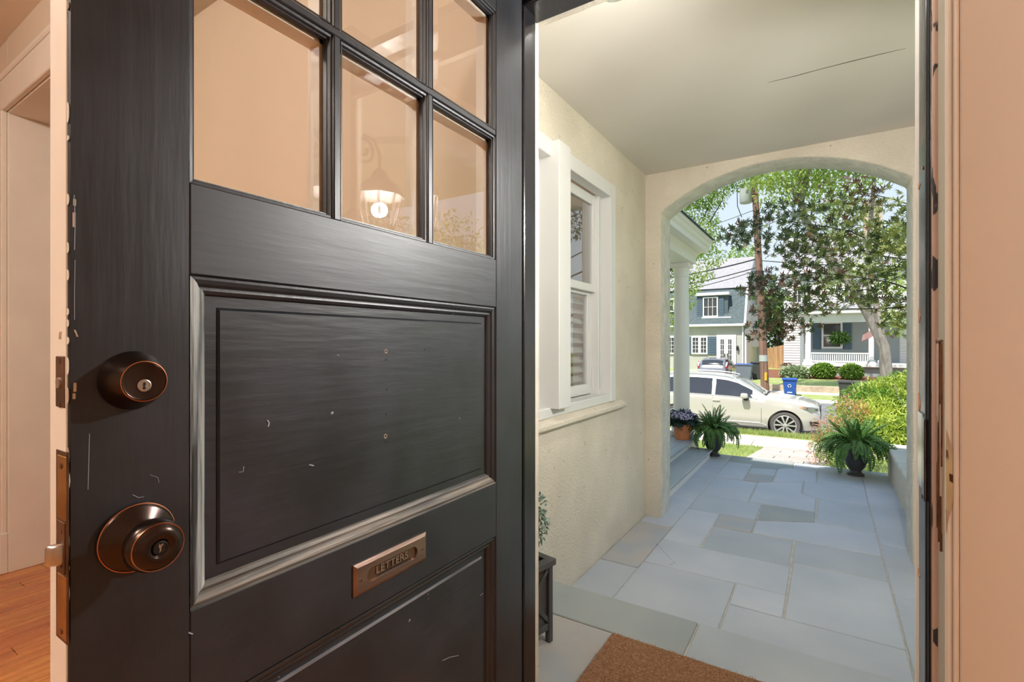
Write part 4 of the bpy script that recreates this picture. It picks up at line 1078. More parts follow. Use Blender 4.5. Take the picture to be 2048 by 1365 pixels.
# ------------------------------------------------------------------ ferns, hydrangea, shrubs near the patio
def frond_mesh(name, L_, droop, pairs, seed):
    rn = random.Random(seed)
    v, f = [], []
    pts = []
    ang = R(rn.uniform(58, 74))
    p = Vector((0, 0, 0))
    for k in range(pairs + 1):
        pts.append(p.copy())
        ang -= droop / pairs
        p = p + Vector((math.cos(ang), 0, math.sin(ang))) * (L_ / pairs)
    for k in range(1, pairs + 1):
        t = k / pairs
        d0 = (pts[k] - pts[k - 1]).normalized()
        wl_ = 0.075 * L_ / .42 * min(1, t * 5) * (1 - t) ** .55 + .004
        nrm = Vector((0, 1, 0)).cross(d0) * -1
        for sg in (-1, 1):
            d = (Vector((0, sg, 0)) + d0 * .35 + nrm * -.12 + rvec(rn) * .12).normalized()
            leaf_quad(v, f, pts[k], d, nrm, wl_, L_ / pairs * 1.25, .1)
    b = MB()
    b.tube(pts, [0.0022 * (1 - .8 * i / pairs) for i in range(pairs + 1)], 3, False)
    i = len(v)
    v += b.v
    f += [tuple(i + q for q in ff) for ff in b.f]
    me = bpy.data.meshes.new(name)
    me.from_pydata(v, [], f)
    me.materials.append(M['fern'])
    return me
FR = [frond_mesh('frond', L_, dr, 20, sd_) for L_, dr, sd_ in ((.36, 2.0, 1), (.40, 2.7, 2), (.36, 0.8, 3), (.46, 3.1, 4))]
def fern(loc, label, seed, sc=1.0):
    t = thing('potted_fern', label, 'fern', loc, 0, 'ferns at the patio edge')
    MB().lathe([(0.06, 0.0), (0.072, 0.004), (0.072, 0.02), (0.05, 0.035), (0.048, 0.05), (0.075, 0.085), (0.102, 0.15), (0.110, 0.20), (0.104, 0.245), (0.112, 0.26), (0.116, 0.272), (0.108, 0.276), (0.098, 0.262), (0.098, 0.24), (0.0, 0.24)], (0, 0, 0), 'z', 36).build('urn', M['urn'], t, smooth=True, local=True, angle=50)
    rn = random.Random(seed)
    for k in range(96):
        a = k * 2.39996 + rn.uniform(-.2, .2)
        q = k / 96
        el = rn.uniform(-.15, .3) + (0.35 if q < .35 else 0.0)
        r0 = .05 * math.sqrt(q + .05)
        link_mesh('frond', FR[rn.choice((2, 2, 0)) if q < .35 else rn.choice((0, 1, 3, 1))], t, (r0 * math.cos(a), r0 * math.sin(a), .255),
                  (rn.uniform(-.35, .35), -el, a), (sc * rn.uniform(.75, 1.1),) * 3)
    return t
fern((-1.11, 6.08, 0), 'potted fern in a dark urn at the end of the deck steps', 3, 0.92)
fern((0.235, 5.93, 0), 'potted fern in a dark urn beside the low stucco parapet', 8, 1.0)
hp = thing('potted_hydrangea', 'lilac hydrangea in a terracotta pot on the grey deck', 'flower pot', (-1.425, 5.93, 0.185))
MB().lathe([(0.078, 0.0), (0.082, 0.004), (0.098, 0.135), (0.106, 0.136), (0.110, 0.185), (0.104, 0.188), (0.098, 0.175), (0.0, 0.17)], (0, 0, 0), 'z', 36).build('pot', M['terracotta'], hp, smooth=True, local=True, angle=35)
clumps('foliage', [((0, 0, .23), (.15, .15, .07))], 420, .075, .045, M['hyd_leaf'], hp, 5, .4, local=True)
rn4 = random.Random(2)
def hyd_head(seed):
    v, f = [], []
    rn = random.Random(seed)
    for k in range(150):
        p = rvec(rn).normalized()
        if p.z < -.45: continue
        q = p * .048
        q.z *= .8
        s_ = p.orthogonal().normalized()
        u_ = p.cross(s_)
        i = len(v)
        l = .0095
        v += [tuple(q + s_ * l), tuple(q + u_ * l), tuple(q - s_ * l), tuple(q - u_ * l), tuple(q + p * .004)]
        f += [(i, i + 1, i + 4), (i + 1, i + 2, i + 4), (i + 2, i + 3, i + 4), (i + 3, i, i + 4)]
    me = bpy.data.meshes.new('flower_head')
    me.from_pydata(v, [], f)
    me.materials.append(M['hydrangea'])
    return me
HM = [hyd_head(1), hyd_head(2)]
for k in range(11):
    a = k * 2.4
    r_ = .035 + .032 * math.sqrt(k)
    link_mesh('flower_head', HM[k % 2], hp, (r_ * math.cos(a), r_ * math.sin(a), .31 - r_ * .35 + rn4.uniform(-.012, .012)), (rn4.uniform(-.3, .3), rn4.uniform(-.3, .3), a), (rn4.uniform(.9, 1.15),) * 3)

sb = thing('shrub', 'big bright green leafy shrub beyond the low parapet', 'shrub', (1.15, 7.35, gz(7.35)))
cl = []
rn5 = random.Random(21)
for k in range(58):
    a, q = k * 2.39996, rn5.uniform(.45, 1)
    h_ = -.2 + 1.27 * ((k * 0.618) % 1.0)
    rr_ = (.78 if h_ < .7 else .78 - .75 * (h_ - .7)) * q
    cl.append(((0.98 + rr_ * math.cos(a), 7.35 + rr_ * math.sin(a), h_), (.25, .25, .22)))
clumps('foliage', cl, 32000, .080, .019, M['shrub_leaf'], sb, 6, .35)
for k in range(12):
    a = k * .55
    MB().tube([(1.15 + .12 * math.cos(a), 7.35 + .12 * math.sin(a), gz(7.35) - .02), (1.15 + .3 * math.cos(a), 7.35 + .3 * math.sin(a), .2), (1.15 + .5 * math.cos(a), 7.35 + .5 * math.sin(a), .8)], [.012, .009, .004], 5).build('stem', M['bark'], sb)
sp_ = thing('spirea', 'spirea with orange-pink tips behind the right potted fern', 'shrub', (0.20, 7.0, gz(7.0)))
clumps('foliage', [((.20, 7.0, .05), (.33, .30, .40)), ((.30, 7.0, .28), (.25, .22, .25)), ((.05, 6.95, .1), (.22, .2, .25))], 5200, .045, .012, M['spirea_leaf'], sp_, 7, .3)
clumps('tips', [((.22, 7.0, .43), (.20, .18, .26)), ((.04, 6.95, .26), (.22, .18, .18)), ((.32, 6.95, .40), (.10, .1, .25)), ((-.08, 6.95, .02), (.13, .1, .2))], 2100, .038, .010, M['spirea_tip'], sp_, 8, .5)
for k in range(9):
    a = k * .7
    MB().tube([(.20 + .05 * math.cos(a), 7.0 + .05 * math.sin(a), gz(7) - .02), (.20 + .2 * math.cos(a), 7.0 + .2 * math.sin(a), .35)], [.006, .003], 4).build('stem', M['bark'], sp_)
def blades(name, label, x0, x1, y0, y1, n, h, m_, seed, zup=0.0, avoid=None, parent=None):
    rn = random.Random(seed)
    v, f = [], []
    for k in range(n):
        x_, y_ = rn.uniform(x0, x1), rn.uniform(y0, y1)
        if avoid and avoid(x_, y_): continue
        z_ = gz(y_) + zup - .01
        a = rn.uniform(0, 6.28)
        hh_ = h * rn.uniform(.5, 1.3)
        wd = .006
        lx_, ly_ = rn.uniform(-.5, .5) * hh_, rn.uniform(-.5, .5) * hh_
        i = len(v)
        v += [(x_ - wd * math.cos(a), y_ - wd * math.sin(a), z_), (x_ + wd * math.cos(a), y_ + wd * math.sin(a), z_), (x_ + lx_, y_ + ly_, z_ + hh_)]
        f.append((i, i + 1, i + 2))
    o = raw(name, v, f, m_, parent)
    return tag(o, label, 'grass', kind='stuff')
blades('grass_verge', 'mown grass strip along the near kerb before the silver car', -7.5, 2.5, 14.8, 15.2, 20000, .12, M['grass'], 1)
blades('grass_lawn', 'sunlit front lawn grass between patio and sidewalk', -5.0, 2.5, 8.6, 13.25, 26000, .06, M['grass'], 2, 0, lambda x_, y_: -1.28 < x_ < 0.04)
blades('grass_tuft', 'green grass tuft at the foot of the parapet end', 0.30, 0.85, 6.3, 6.75, 500, .34, M['spirea_leaf'], 3, .05)

# ------------------------------------------------------------------ Japanese maple reaching in from the right
def maple_mesh(seed):
    rn = random.Random(seed)
    L_ = .128
    v = [(0, 0, 0)]
    lobes = [(-125, .42), (-82, .68), (-40, .92), (0, 1.05), (40, .92), (82, .68), (125, .42)]
    f = []
    for k, (a, l) in enumerate(lobes):
        a = R(a + rn.uniform(-5, 5))
        l *= L_ * .62 * rn.uniform(.9, 1.1)
        wd = l * .135
        dx_, dy_ = math.sin(a), math.cos(a)
        i = len(v)
        z_ = -.18 * l
        v += [(dx_ * l * .42 + dy_ * wd, dy_ * l * .42 - dx_ * wd, z_ * .2), (dx_ * l, dy_ * l, z_), (dx_ * l * .42 - dy_ * wd, dy_ * l * .42 + dx_ * wd, z_ * .2)]
        f += [(0, i, i + 1), (0, i + 1, i + 2)]
    return v, f
MAP = [maple_mesh(s_) for s_ in (1, 2, 3)]
MMESH = []
for vv, ff in MAP:
    for mm in ('maple_leaf', 'maple_sunlit', 'maple_red'):
        me = bpy.data.meshes.new('leaf')
        me.from_pydata(vv, [], ff)
        me.materials.append(M[mm])
        MMESH.append(me)
mp = thing('maple_tree', 'Japanese maple with dark palmate leaves hanging before the arch', 'tree', (2.9, 8.6, gz(8.6)))
MB().tube([(2.9, 8.6, gz(8.6) - .05), (2.8, 8.6, .6), (2.5, 8.5, 1.5), (2.3, 8.5, 2.2), (2.2, 8.5, 3.0)], [.11, .09, .075, .05, .03], 9).build('trunk', M['bark'], mp, smooth=True)
# sprays seen through the arch: pixel centre, half size, depth, reddish share
SPR = [(1470, 470, 38, 15, 7.6, .1), (1505, 450, 38, 14, 7.6, .1), (1482, 487, 26, 12, 7.5, .1), (1560, 425, 45, 15, 8.0, .1), (1605, 428, 40, 15, 8.2, 0), (1545, 460, 50, 18, 7.8, .1), (1565, 490, 45, 22, 8.0, .15),
       (1605, 475, 40, 25, 8.4, .1), (1655, 440, 50, 26, 8.6, .15), (1705, 425, 50, 28, 8.8, .1), (1690, 378, 42, 14, 8.8, .5), (1735, 398, 35, 12, 9.0, .5), (1745, 470, 50, 24, 8.6, .05), (1785, 455, 32, 20, 8.3, .05), (1803, 415, 14, 30, 8.0, 0),
       (1700, 505, 62, 26, 8.8, .05), (1765, 520, 50, 28, 8.5, 0), (1645, 535, 52, 26, 8.4, .25), (1590, 550, 52, 22, 8.1, .3), (1535, 560, 36, 13, 7.8, .4), (1512, 582, 36, 12, 7.7, .4), (1560, 590, 52, 22, 8.0, .25), (1625, 598, 60, 28, 8.4, .2),
       (1695, 585, 62, 26, 8.7, .15), (1765, 585, 50, 36, 8.5, .1), (1540, 628, 44, 16, 7.9, .4), (1522, 655, 30, 14, 7.8, .6), (1580, 638, 42, 18, 8.1, .35), (1640, 620, 40, 12, 8.3, .2), (1792, 630, 26, 36, 8.4, .15), (1588, 668, 24, 13, 8.0, .9), (1800, 500, 22, 50, 8.0, .05), (1620, 655, 20, 8, 8.2, .4), (1512, 675, 20, 8, 7.8, .7),
       (1725, 545, 40, 20, 8.9, .1), (1660, 480, 45, 25, 8.8, .1), (1600, 515, 45, 18, 8.2, .15)]
rn6 = random.Random(17)
cand = []
for px, py, rx_, ry_, Yd, red in SPR:
    c = at(px, py, Yd)
    sc_ = c.length / F_PX
    n_ = int(rx_ * ry_ * .069) + 4
    for k in range(n_):
        p = rvec(rn6)
        q = Vector((c.x + p.x * rx_ * sc_ * .95, c.y + p.y * rx_ * sc_ * 1.4, c.z + p.z * ry_ * sc_ * 1.02))
        lite = max(0, min(.85, (px - 1530) / 230))  # towards the right more leaves take the colour with sunlight painted in
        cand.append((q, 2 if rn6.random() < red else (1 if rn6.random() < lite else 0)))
cand.sort(key=lambda t_: t_[0].length)
bags = {0: ([], []), 1: ([], []), 2: ([], [])}
for k, (q, red) in enumerate(cand):
    rot = (rn6.gauss(.95, .45), rn6.gauss(0, .45), rn6.uniform(-2.6, 2.6) if rn6.random() < .5 else rn6.gauss(math.pi, .8))
    s_ = rn6.uniform(.8, 1.3)
    if k < 290:
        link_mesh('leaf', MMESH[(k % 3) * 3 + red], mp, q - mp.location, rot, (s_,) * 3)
    else:
        mx = Matrix.Translation(q) @ (Matrix.Rotation(rot[2], 4, 'Z') @ Matrix.Rotation(rot[1], 4, 'Y') @ Matrix.Rotation(rot[0], 4, 'X')) @ Matrix.Scale(s_, 4)
        V_, F_ = MAP[k % 3]
        tv, tf = bags[red]
        i = len(tv)
        tv += [tuple(mx @ Vector(p)) for p in V_]
        tf += [tuple(i + j for j in g_) for g_ in F_]
for k, (nm, mm) in enumerate((('foliage', 'maple_leaf'), ('olive_foliage', 'maple_sunlit'), ('red_foliage', 'maple_red'))):  # the olive leaves are the ones painted as sunlit
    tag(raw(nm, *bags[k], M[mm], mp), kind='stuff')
for pts, r_ in (([(1850, 475, 8.3), (1790, 508, 8.4), (1700, 462, 8.5), (1640, 452, 8.3), (1560, 440, 8.0), (1480, 470, 7.6)], .012), ([(1850, 590, 8.4), (1780, 565, 8.5), (1700, 552, 8.6), (1620, 545, 8.3), (1540, 565, 7.9), (1495, 580, 7.7)], .012),
                ([(1850, 610, 8.4), (1760, 618, 8.5), (1690, 618, 8.5), (1610, 620, 8.2), (1540, 632, 7.9)], .010), ([(1850, 420, 8.2), (1790, 400, 8.6), (1730, 385, 8.9), (1670, 385, 8.8)], .009), ([(1850, 525, 8.3), (1760, 512, 8.5), (1680, 500, 8.7), (1600, 490, 8.2), (1530, 465, 7.8)], .010)):
    P = [at(*p) for p in pts]
    P = [Vector((2.3, 8.5, P[0].z - .35))] + P
    MB().tube(P, [r_ * 2.2] + [r_ * (1 - .8 * i / len(pts)) for i in range(len(pts))], 6).build('branch', M['bark_dark'], mp, smooth=True)
# the same tree's crown over the garden, met by the window and the door glass as a reflection
clumps('crown', [((2.9, 8.4, 2.6), (1.0, 1.2, .6)), ((3.6, 9.2, 3.2), (1.2, 1.2, .6)), ((2.4, 9.4, 3.9), (.9, .9, .4))], 5000, .08, .05, M['maple_leaf'], mp, 12, .4)

# ------------------------------------------------------------------ trees
def tree(name, label, base, trunk, crown, n, L_, W_, m_, bark, seed, cat='tree', group=None, shell=.35, branches=()):
    t = thing(name, label, cat, base, 0, group)
    if trunk:
        MB().tube([p[:3] for p in trunk], [p[3] for p in trunk], 9).build('trunk', M[bark], t, smooth=True)
    for br in branches:
        MB().tube([p[:3] for p in br], [p[3] for p in br], 7).build('branch', M[bark], t, smooth=True)
    clumps('crown', crown, n, L_, W_, M[m_], t, seed, shell, droop=.3)
    return t
def blob(c, r_, n, rr_, seed):
    rn = random.Random(seed)
    out = []
    for k in range(n):
        p = rvec(rn)
        out.append((Vector(c) + Vector((p.x * r_[0], p.y * r_[1], p.z * r_[2])), (rr_ * rn.uniform(.7, 1.2),) * 3))
    return out
# leaning street tree on the far verge: trunk runs up to the left from behind the bright shrub
P = [at(1778, 735, 27.5), at(1768, 693, 27.5), at(1737, 630, 27.3), at(1705, 574, 27.2), at(1666, 528, 27.0), at(1640, 485, 26.9), at(1610, 440, 26.8), at(1601, 400, 26.7), at(1600, 340, 26.6), at(1598, 250, 26.4)]
P[0].z = gz(27.5) - .1
rad = [.27, .22, .2, .19, .18, .17, .15, .14, .12, .08]
Q = [at(1768, 693, 27.5), at(1752, 610, 27.7), at(1735, 570, 27.9), at(1738, 480, 28.2), at(1745, 400, 28.4), at(1750, 320, 28.6)]
cr = []
for px, py, r_, Yd in ((1560, 385, 1.1, 26), (1590, 360, 1.0, 26.5), (1620, 370, 1.1, 27), (1650, 390, 1.0, 27), (1540, 345, 1.3, 26), (1640, 345, 1.2, 27), (1690, 420, 1.0, 27.5), (1700, 350, 1.3, 28), (1570, 300, 2.2, 26), (1660, 280, 2.4, 27), (1760, 300, 2.2, 28), (1600, 220, 2.6, 26.5), (1720, 200, 2.8, 28), (1525, 355, .8, 25.5), (1660, 560, .7, 28), (1720, 540, .8, 28), (1790, 560, 1.1, 28.5), (1680, 470, .9, 28), (1775, 480, 1.2, 28.5), (1800, 640, 1.0, 28)):
    cr.append((at(px, py, Yd), (r_, r_, r_ * .7)))
tree('street_tree', 'tall leaning street tree with forked grey trunk across the street', P[0], [(*p, r_) for p, r_ in zip(P, rad)], cr, 15000, .18, .09, 'street_leaf', 'bark', 31, shell=.15,
     branches=[[(*p, r_) for p, r_ in zip(Q, (.16, .14, .12, .11, .09, .06))],
               [(*at(1601, 400, 26.7), .16), (*at(1612, 360, 26.6), .1), (*at(1622, 330, 26.5), .06)], [(*at(1600, 405, 26.7), .12), (*at(1580, 375, 26.4), .08), (*at(1560, 350, 26.2), .04)]])
# tree over the left side with fine sunlit leaves
cr = []
for px, py, r_ in ((1375, 400, .55), (1395, 425, .5), (1410, 395, .55), (1430, 400, .45), (1385, 465, .45), (1415, 455, .45), (1425, 480, .35), (1440, 372, .5), (1470, 360, .5), (1400, 500, .45), (1430, 515, .4), (1405, 545, .45), (1385, 570, .4), (1360, 560, .5), (1365, 600, .5), (1350, 380, .8), (1400, 350, .8), (1330, 480, 1.0), (1345, 640, .5), (1455, 330, .7), (1500, 335, .5), (1424, 440, .3), (1350, 530, .5)):
    cr.append((at(px, py, 18.5), (r_, r_, r_ * .85)))
tree('leafy_tree', 'sunlit leafy tree behind the white porch roof edge', (-8.5, 18.5, gz(13)), [(-8.5, 18.5, -1.3, .22), (-8.2, 18.5, 1.5, .18), (-7.6, 18.5, 4.5, .12), (-7.0, 18.5, 7.5, .06)], cr, 10000, .10, .055, 'tree_leaf', 'bark_dark', 33, shell=.2,
     branches=[[(-8.2, 18.5, 1.8, .08), (*at(1340, 540, 18.5), .05), (*at(1400, 480, 18.5), .03), (*at(1445, 400, 18.5), .015), (*at(1452, 350, 18.5), .01)], [(*at(1370, 505, 18.5), .035), (*at(1410, 430, 18.5), .02), (*at(1436, 375, 18.5), .01)]])
# trees behind the houses
for i, (px, py, Yd, r_, n, lb) in enumerate(((1555, 640, 47, 2.0, 4, 'green tree in the gap behind the wooden fence'), (1470, 540, 62, 2.6, 3, 'round tree top behind the ridge of the grey roof'),
        (1345, 520, 58, 3.4, 4, 'dark tree at the far left behind the grey roof'), (1795, 560, 60, 4.5, 4, 'tree behind the right end of the white house'))):
    c = at(px, py, Yd)
    crn = blob(c, (r_ * .7, r_ * .7, r_ * (.9 if i else 1.6)), n + 4, r_ * .7, 40 + i)
    tree('background_tree', lb, (c.x, c.y, gz(Yd)), [(c.x, c.y, gz(Yd) - .1, .3), (c.x, c.y, c.z, .2)], crn, 2600, .34, .2, 'tree_leaf_dark' if i != 1 else 'tree_leaf', 'bark_dark', 50 + i, group='trees behind the houses')
# garden trees to the right of the porch, which the window and door panes mirror
for i, (x_, y_, h_, r_, lb) in enumerate(((6.5, 6.5, 4.6, 2.0, 'garden tree right of the porch, mirrored in the window panes'), (9.0, 12.5, 5.5, 2.6, 'garden tree by the sidewalk, mirrored in the window panes'), (8.5, 2.2, 3.6, 1.4, 'slim garden tree beside the house, mirrored in the door glass'))):
    crn = blob((x_, y_, h_ * .62), (r_ * .6, r_ * .6, h_ * .3), 8, r_ * .55, 60 + i)
    tree('garden_tree', lb, (x_, y_, gz(y_)), [(x_, y_, gz(y_) - .1, .12), (x_ - .1, y_, h_ * .5, .08), (x_, y_, h_ * .8, .04)], crn, 3200, .16, .09, 'tree_leaf', 'bark', 70 + i, group='garden trees right of the porch')

# ------------------------------------------------------------------ cars
def lerp(a, b, t): return a + (b - a) * t
def interp(tab, s_):
    if s_ <= tab[0][0]: return tab[0][1]
    for (a, va), (b, vb) in zip(tab[:-1], tab[1:]):
        if s_ <= b: return lerp(va, vb, (s_ - a) / (b - a))
    return tab[-1][1]
TOP = [(0, .80), (.05, .93), (.15, .99), (.45, 1.07), (.9, 1.125), (1.30, 1.165), (1.42, 1.20), (1.75, 1.44), (2.05, 1.615), (2.35, 1.70), (2.75, 1.745), (3.3, 1.765), (3.9, 1.745), (4.35, 1.69), (4.58, 1.60), (4.75, 1.36), (4.88, 1.08), (4.95, .92)]
BELT = [(0, .70), (.15, .88), (.45, .97), (.9, 1.03), (1.3, 1.075), (2.0, 1.085), (3.5, 1.115), (4.6, 1.15), (4.8, 1.05), (4.95, .86)]
WID = [(0, .66), (.06, .76), (.18, .86), (.40, .935), (.7, .97), (1.3, .98), (3.6, .985), (4.4, .965), (4.75, .92), (4.95, .80)]
BOT = [(0, .33), (.08, .25), (.3, .22), (4.5, .24), (4.85, .32), (4.95, .45)]
def rail_w(s_): return interp([(1.3, .82), (1.75, .76), (2.2, .70), (3.0, .68), (4.2, .67), (4.75, .70), (4.95, .72)], s_)
def car(name, label, loc, rz, paint, cat='car'):
    t = thing(name, label, cat, loc, rz)
    # local frame: nose at x = +2.475, z = 0 on the road
    X = lambda s_: 2.475 - s_
    st_ = sorted(set([a for a, b in TOP] + [.3, .6, .75, 1.1, 1.6, 1.9, 2.2, 2.55, 3.0, 3.6, 4.1, 4.2, 4.47]))
    secs = []
    for s_ in st_:
        zt, zb, wd, zu = interp(TOP, s_), interp(BELT, s_), interp(WID, s_), interp(BOT, s_)
        zb = min(zb, zt - .035)
        cab = max(0.0, min(1.0, (zt - zb - .06) / .5))
        rw = lerp(wd - .17, min(rail_w(s_), wd - .06), cab)
        rz_ = lerp(zt - .018, zt - .075, cab)
        h = [(0, zu), (wd - .16, zu), (wd - .04, zu + .05), (wd - .015, lerp(zu, zb, .28)), (wd, lerp(zu, zb, .62)), (wd - .006, lerp(zu, zb, .86)), (wd - .03, zb),
             (lerp(wd - .05, rw, .55), lerp(zb, rz_, .55)), (rw, rz_), (rw - .09, lerp(rz_, zt, .62)), (rw * .5, zt - .012), (0, zt)]
        secs.append([(X(s_), -y_, z_) for y_, z_ in h] + [(X(s_), y_, z_) for y_, z_ in h[-2:0:-1]])
    n = len(secs[0])
    b = MB()
    vs = [p for sc_ in secs for p in sc_]
    fs = []
    for i in range(len(secs) - 1):
        for k in range(n):
            k2 = (k + 1) % n
            fs.append((i * n + k, (i + 1) * n + k, (i + 1) * n + k2, i * n + k2))
    fs.append(tuple(range(n)))
    fs.append(tuple((len(secs) - 1) * n + k for k in range(n))[::-1])
    b.add(vs, fs)
    body = b.build('body', paint, t, smooth=True, local=True, angle=55)
    WXs = (X(.83), X(3.81))
    cut = MB()
    for wx in WXs:
        for sy in (-1, 1):
            cut.lathe([(0.425, sy * .60), (0.425, sy * 1.2)], (wx, 0, .38), 'y', 40)
    cu = cut.build('wheel_cut', paint, t, local=True)
    md = body.modifiers.new('arches', 'BOOLEAN')
    md.object = cu
    md.operation = 'DIFFERENCE'
    md.solver = 'EXACT'
    bpy.context.view_layer.update()
    me = bpy.data.meshes.new_from_object(body.evaluated_get(bpy.context.evaluated_depsgraph_get()))
    body.modifiers.clear()
    body.data = me
    me.polygons.foreach_set('use_smooth', [True] * len(me.polygons))
    me.set_sharp_from_angle(angle=R(40))
    bpy.data.objects.remove(cu)
    # glass follows the cabin side
    def side(s_, t_, sy, off=.004):
        zt, zb, wd = interp(TOP, s_), interp(BELT, s_), interp(WID, s_)
        zb = min(zb, zt - .035)
        cab = max(0.0, min(1.0, (zt - zb - .06) / .5))
        rw = lerp(wd - .17, min(rail_w(s_), wd - .06), cab)
        rz_ = lerp(zt - .018, zt - .075, cab)
        a, m_, e_ = (wd - .03, zb), (lerp(wd - .05, rw, .55), lerp(zb, rz_, .55)), (rw, rz_)
        p = (lerp(a[0], m_[0], t_ / .55), lerp(a[1], m_[1], t_ / .55)) if t_ < .55 else (lerp(m_[0], e_[0], (t_ - .55) / .45), lerp(m_[1], e_[1], (t_ - .55) / .45))
        return (X(s_), sy * (p[0] + off), p[1])
    for sy in (-1, 1):
        for s0, s1, nm in ((1.66, 2.66, 'side_window'), (2.76, 3.66, 'side_window'), (3.72, 4.40, 'quarter_window')):
            g = MB()
            N_ = 12
            for i in range(N_):
                a, c = lerp(s0, s1, i / N_), lerp(s0, s1, (i + 1) / N_)
                for j in range(4):
                    t0, t1_ = lerp(.08, .90, j / 4), lerp(.08, .90, (j + 1) / 4)
                    g.add([side(a, t0, sy), side(c, t0, sy), side(c, t1_, sy), side(a, t1_, sy)], [(0, 1, 2, 3)])
            g.build(nm, M['car_glass'], t, smooth=True, local=True)
        tr = MB()
        tr.tube([side(lerp(1.5, 4.5, i / 24), .045, sy, .008) for i in range(25)], .010, 5)
        tr.build('belt_trim', M['alloy'], t, local=True)
        MB().tube([(X(lerp(2.2, 4.4, i / 12)), sy * (rail_w(lerp(2.2, 4.4, i / 12)) - .03), interp(TOP, lerp(2.2, 4.4, i / 12)) + .02) for i in range(13)], .017, 6).build('roof_rail', M['alloy'], t, local=True)
        for s_ in (2.30, 3.42):
            MB().box(X(s_) - .32 - .10, X(s_) - .32 + .10, sy * .985 - .022, sy * .985 + .022, .965, .995).build('door_handle', paint, t, bevel=.008, local=True)
        for s_ in (1.42, 2.72, 3.70):
            sm = MB()
            zb_ = interp(BELT, s_)
            sm.tube([(X(s_) , sy * (interp(WID, s_) - .026), zb_ - .01), (X(s_), sy * (interp(WID, s_) + .0005), lerp(.24, zb_, .62)), (X(s_), sy * (interp(WID, s_) - .013), lerp(.24, zb_, .28)), (X(s_), sy * (interp(WID, s_) - .028), .36)], .0045, 4)
            sm.build('door_seam', M['car_black'], t, local=True)
        MB().prism([(X(1.28), sy * .965, .30), (X(1.28), sy * .985, .35), (X(1.45), sy * .995, .42), (X(3.3), sy * .995, .42), (X(3.42), sy * .985, .30)], (0, -sy * .03, 0)).build('sill_trim', paint, t, local=True, bevel=.01)
        mrr = MB().box(X(1.85) - .09, X(1.85) + .10, sy * 1.00, sy * 1.20, 1.09, 1.24)
        mrr.build('mirror', paint, t, bevel=.05, seg=3, smooth=True, local=True)
        MB().box(X(1.80) - .06, X(1.80) + .05, sy * .94, sy * 1.12, 1.03, 1.095).build('mirror_foot', M['car_black'], t, bevel=.015, local=True)
        hl = MB()
        def hp_(s_, z_, o=.006): 
            return (X(s_) + .014, sy * (interp(WID, s_) + o + .004), z_)
        hl.add([hp_(.055, .80), hp_(.055, .895), hp_(.22, .925, .004), hp_(.42, .93, 0.0), hp_(.40, .885), hp_(.22, .79)], [(0, 1, 2, 5), (2, 3, 4, 5)])
        hl.build('headlamp', M['lamp_clear'], t, smooth=True, local=True)
        hd = MB().add([hp_(.07, .835, .012), hp_(.07, .862, .012), hp_(.33, .892, .012), hp_(.33, .872, .012)], [(0, 1, 2, 3)])
        hd.build('lamp_bar', M['car_black'], t, local=True)
        MB().add([hp_(.36, .875, .010), hp_(.36, .912, .010), hp_(.50, .918, .008), hp_(.50, .905, .008)], [(0, 1, 2, 3)]).build('side_marker', M['orange_lens'], t, local=True)
        MB().add([hp_(.05, .40, .004), hp_(.05, .52, .004), hp_(.26, .535, .006), hp_(.24, .42, .006)], [(0, 1, 2, 3)]).build('fog_intake', M['car_black'], t, local=True)
        MB().prism([(X(4.55), sy * .86, 1.02), (X(4.93), sy * .80, .96), (X(4.90), sy * .80, 1.12), (X(4.72), sy * .84, 1.45), (X(4.60), sy * .84, 1.50), (X(4.70), sy * .88, 1.15)], (0, sy * .075, 0)).build('tail_lamp', M['red_lens'], t, local=True, bevel=.01)
    # windscreen and rear glass
    def topg(s0, s1, k):
        g = MB()
        for i in range(8):
            a, c = lerp(s0, s1, i / 8), lerp(s0, s1, (i + 1) / 8)
            for j in range(8):
                u0, u1 = lerp(-k, k, j / 8), lerp(-k, k, (j + 1) / 8)
                def pt_(s_, u_):
                    rw = rail_w(s_)
                    zt = interp(TOP, s_)
                    return (X(s_) + .006, u_ * rw, zt - .07 * abs(u_) ** 2.6 + .008)
                g.add([pt_(a, u0), pt_(c, u0), pt_(c, u1), pt_(a, u1)], [(0, 1, 2, 3)])
        return g
    topg(1.46, 2.16, .97).build('windscreen', M['car_shield'], t, smooth=True, local=True)
    rg = topg(4.56, 4.82, .93)
    rg.v = [(p[0] - .022, p[1], p[2] + .006) for p in rg.v]
    rg.build('rear_window', M['car_glass'], t, smooth=True, local=True)
    MB().box(X(1.50), X(1.32), -.62, .62, 1.168, 1.182).build('wiper_cowl', M['car_black'], t, local=True)
    for yw in (-.45, .1):
        MB().tube([(X(1.42), yw, 1.20), (X(1.62), yw + .3, 1.345)], .008, 4).build('wiper', M['car_black'], t, local=True)
    MB().box(X(.03), X(-.012), -.52, .52, .56, .86).build('grille', M['car_black'], t, bevel=.02, local=True)
    MB().box(X(4.90), X(4.965), -.80, .80, .42, .60).build('rear_bumper', M['car_black'], t, bevel=.03, local=True)
    MB().box(X(.16), X(.02), -.70, .70, .25, .36).build('front_lip', M['alloy'], t, bevel=.03, local=True)
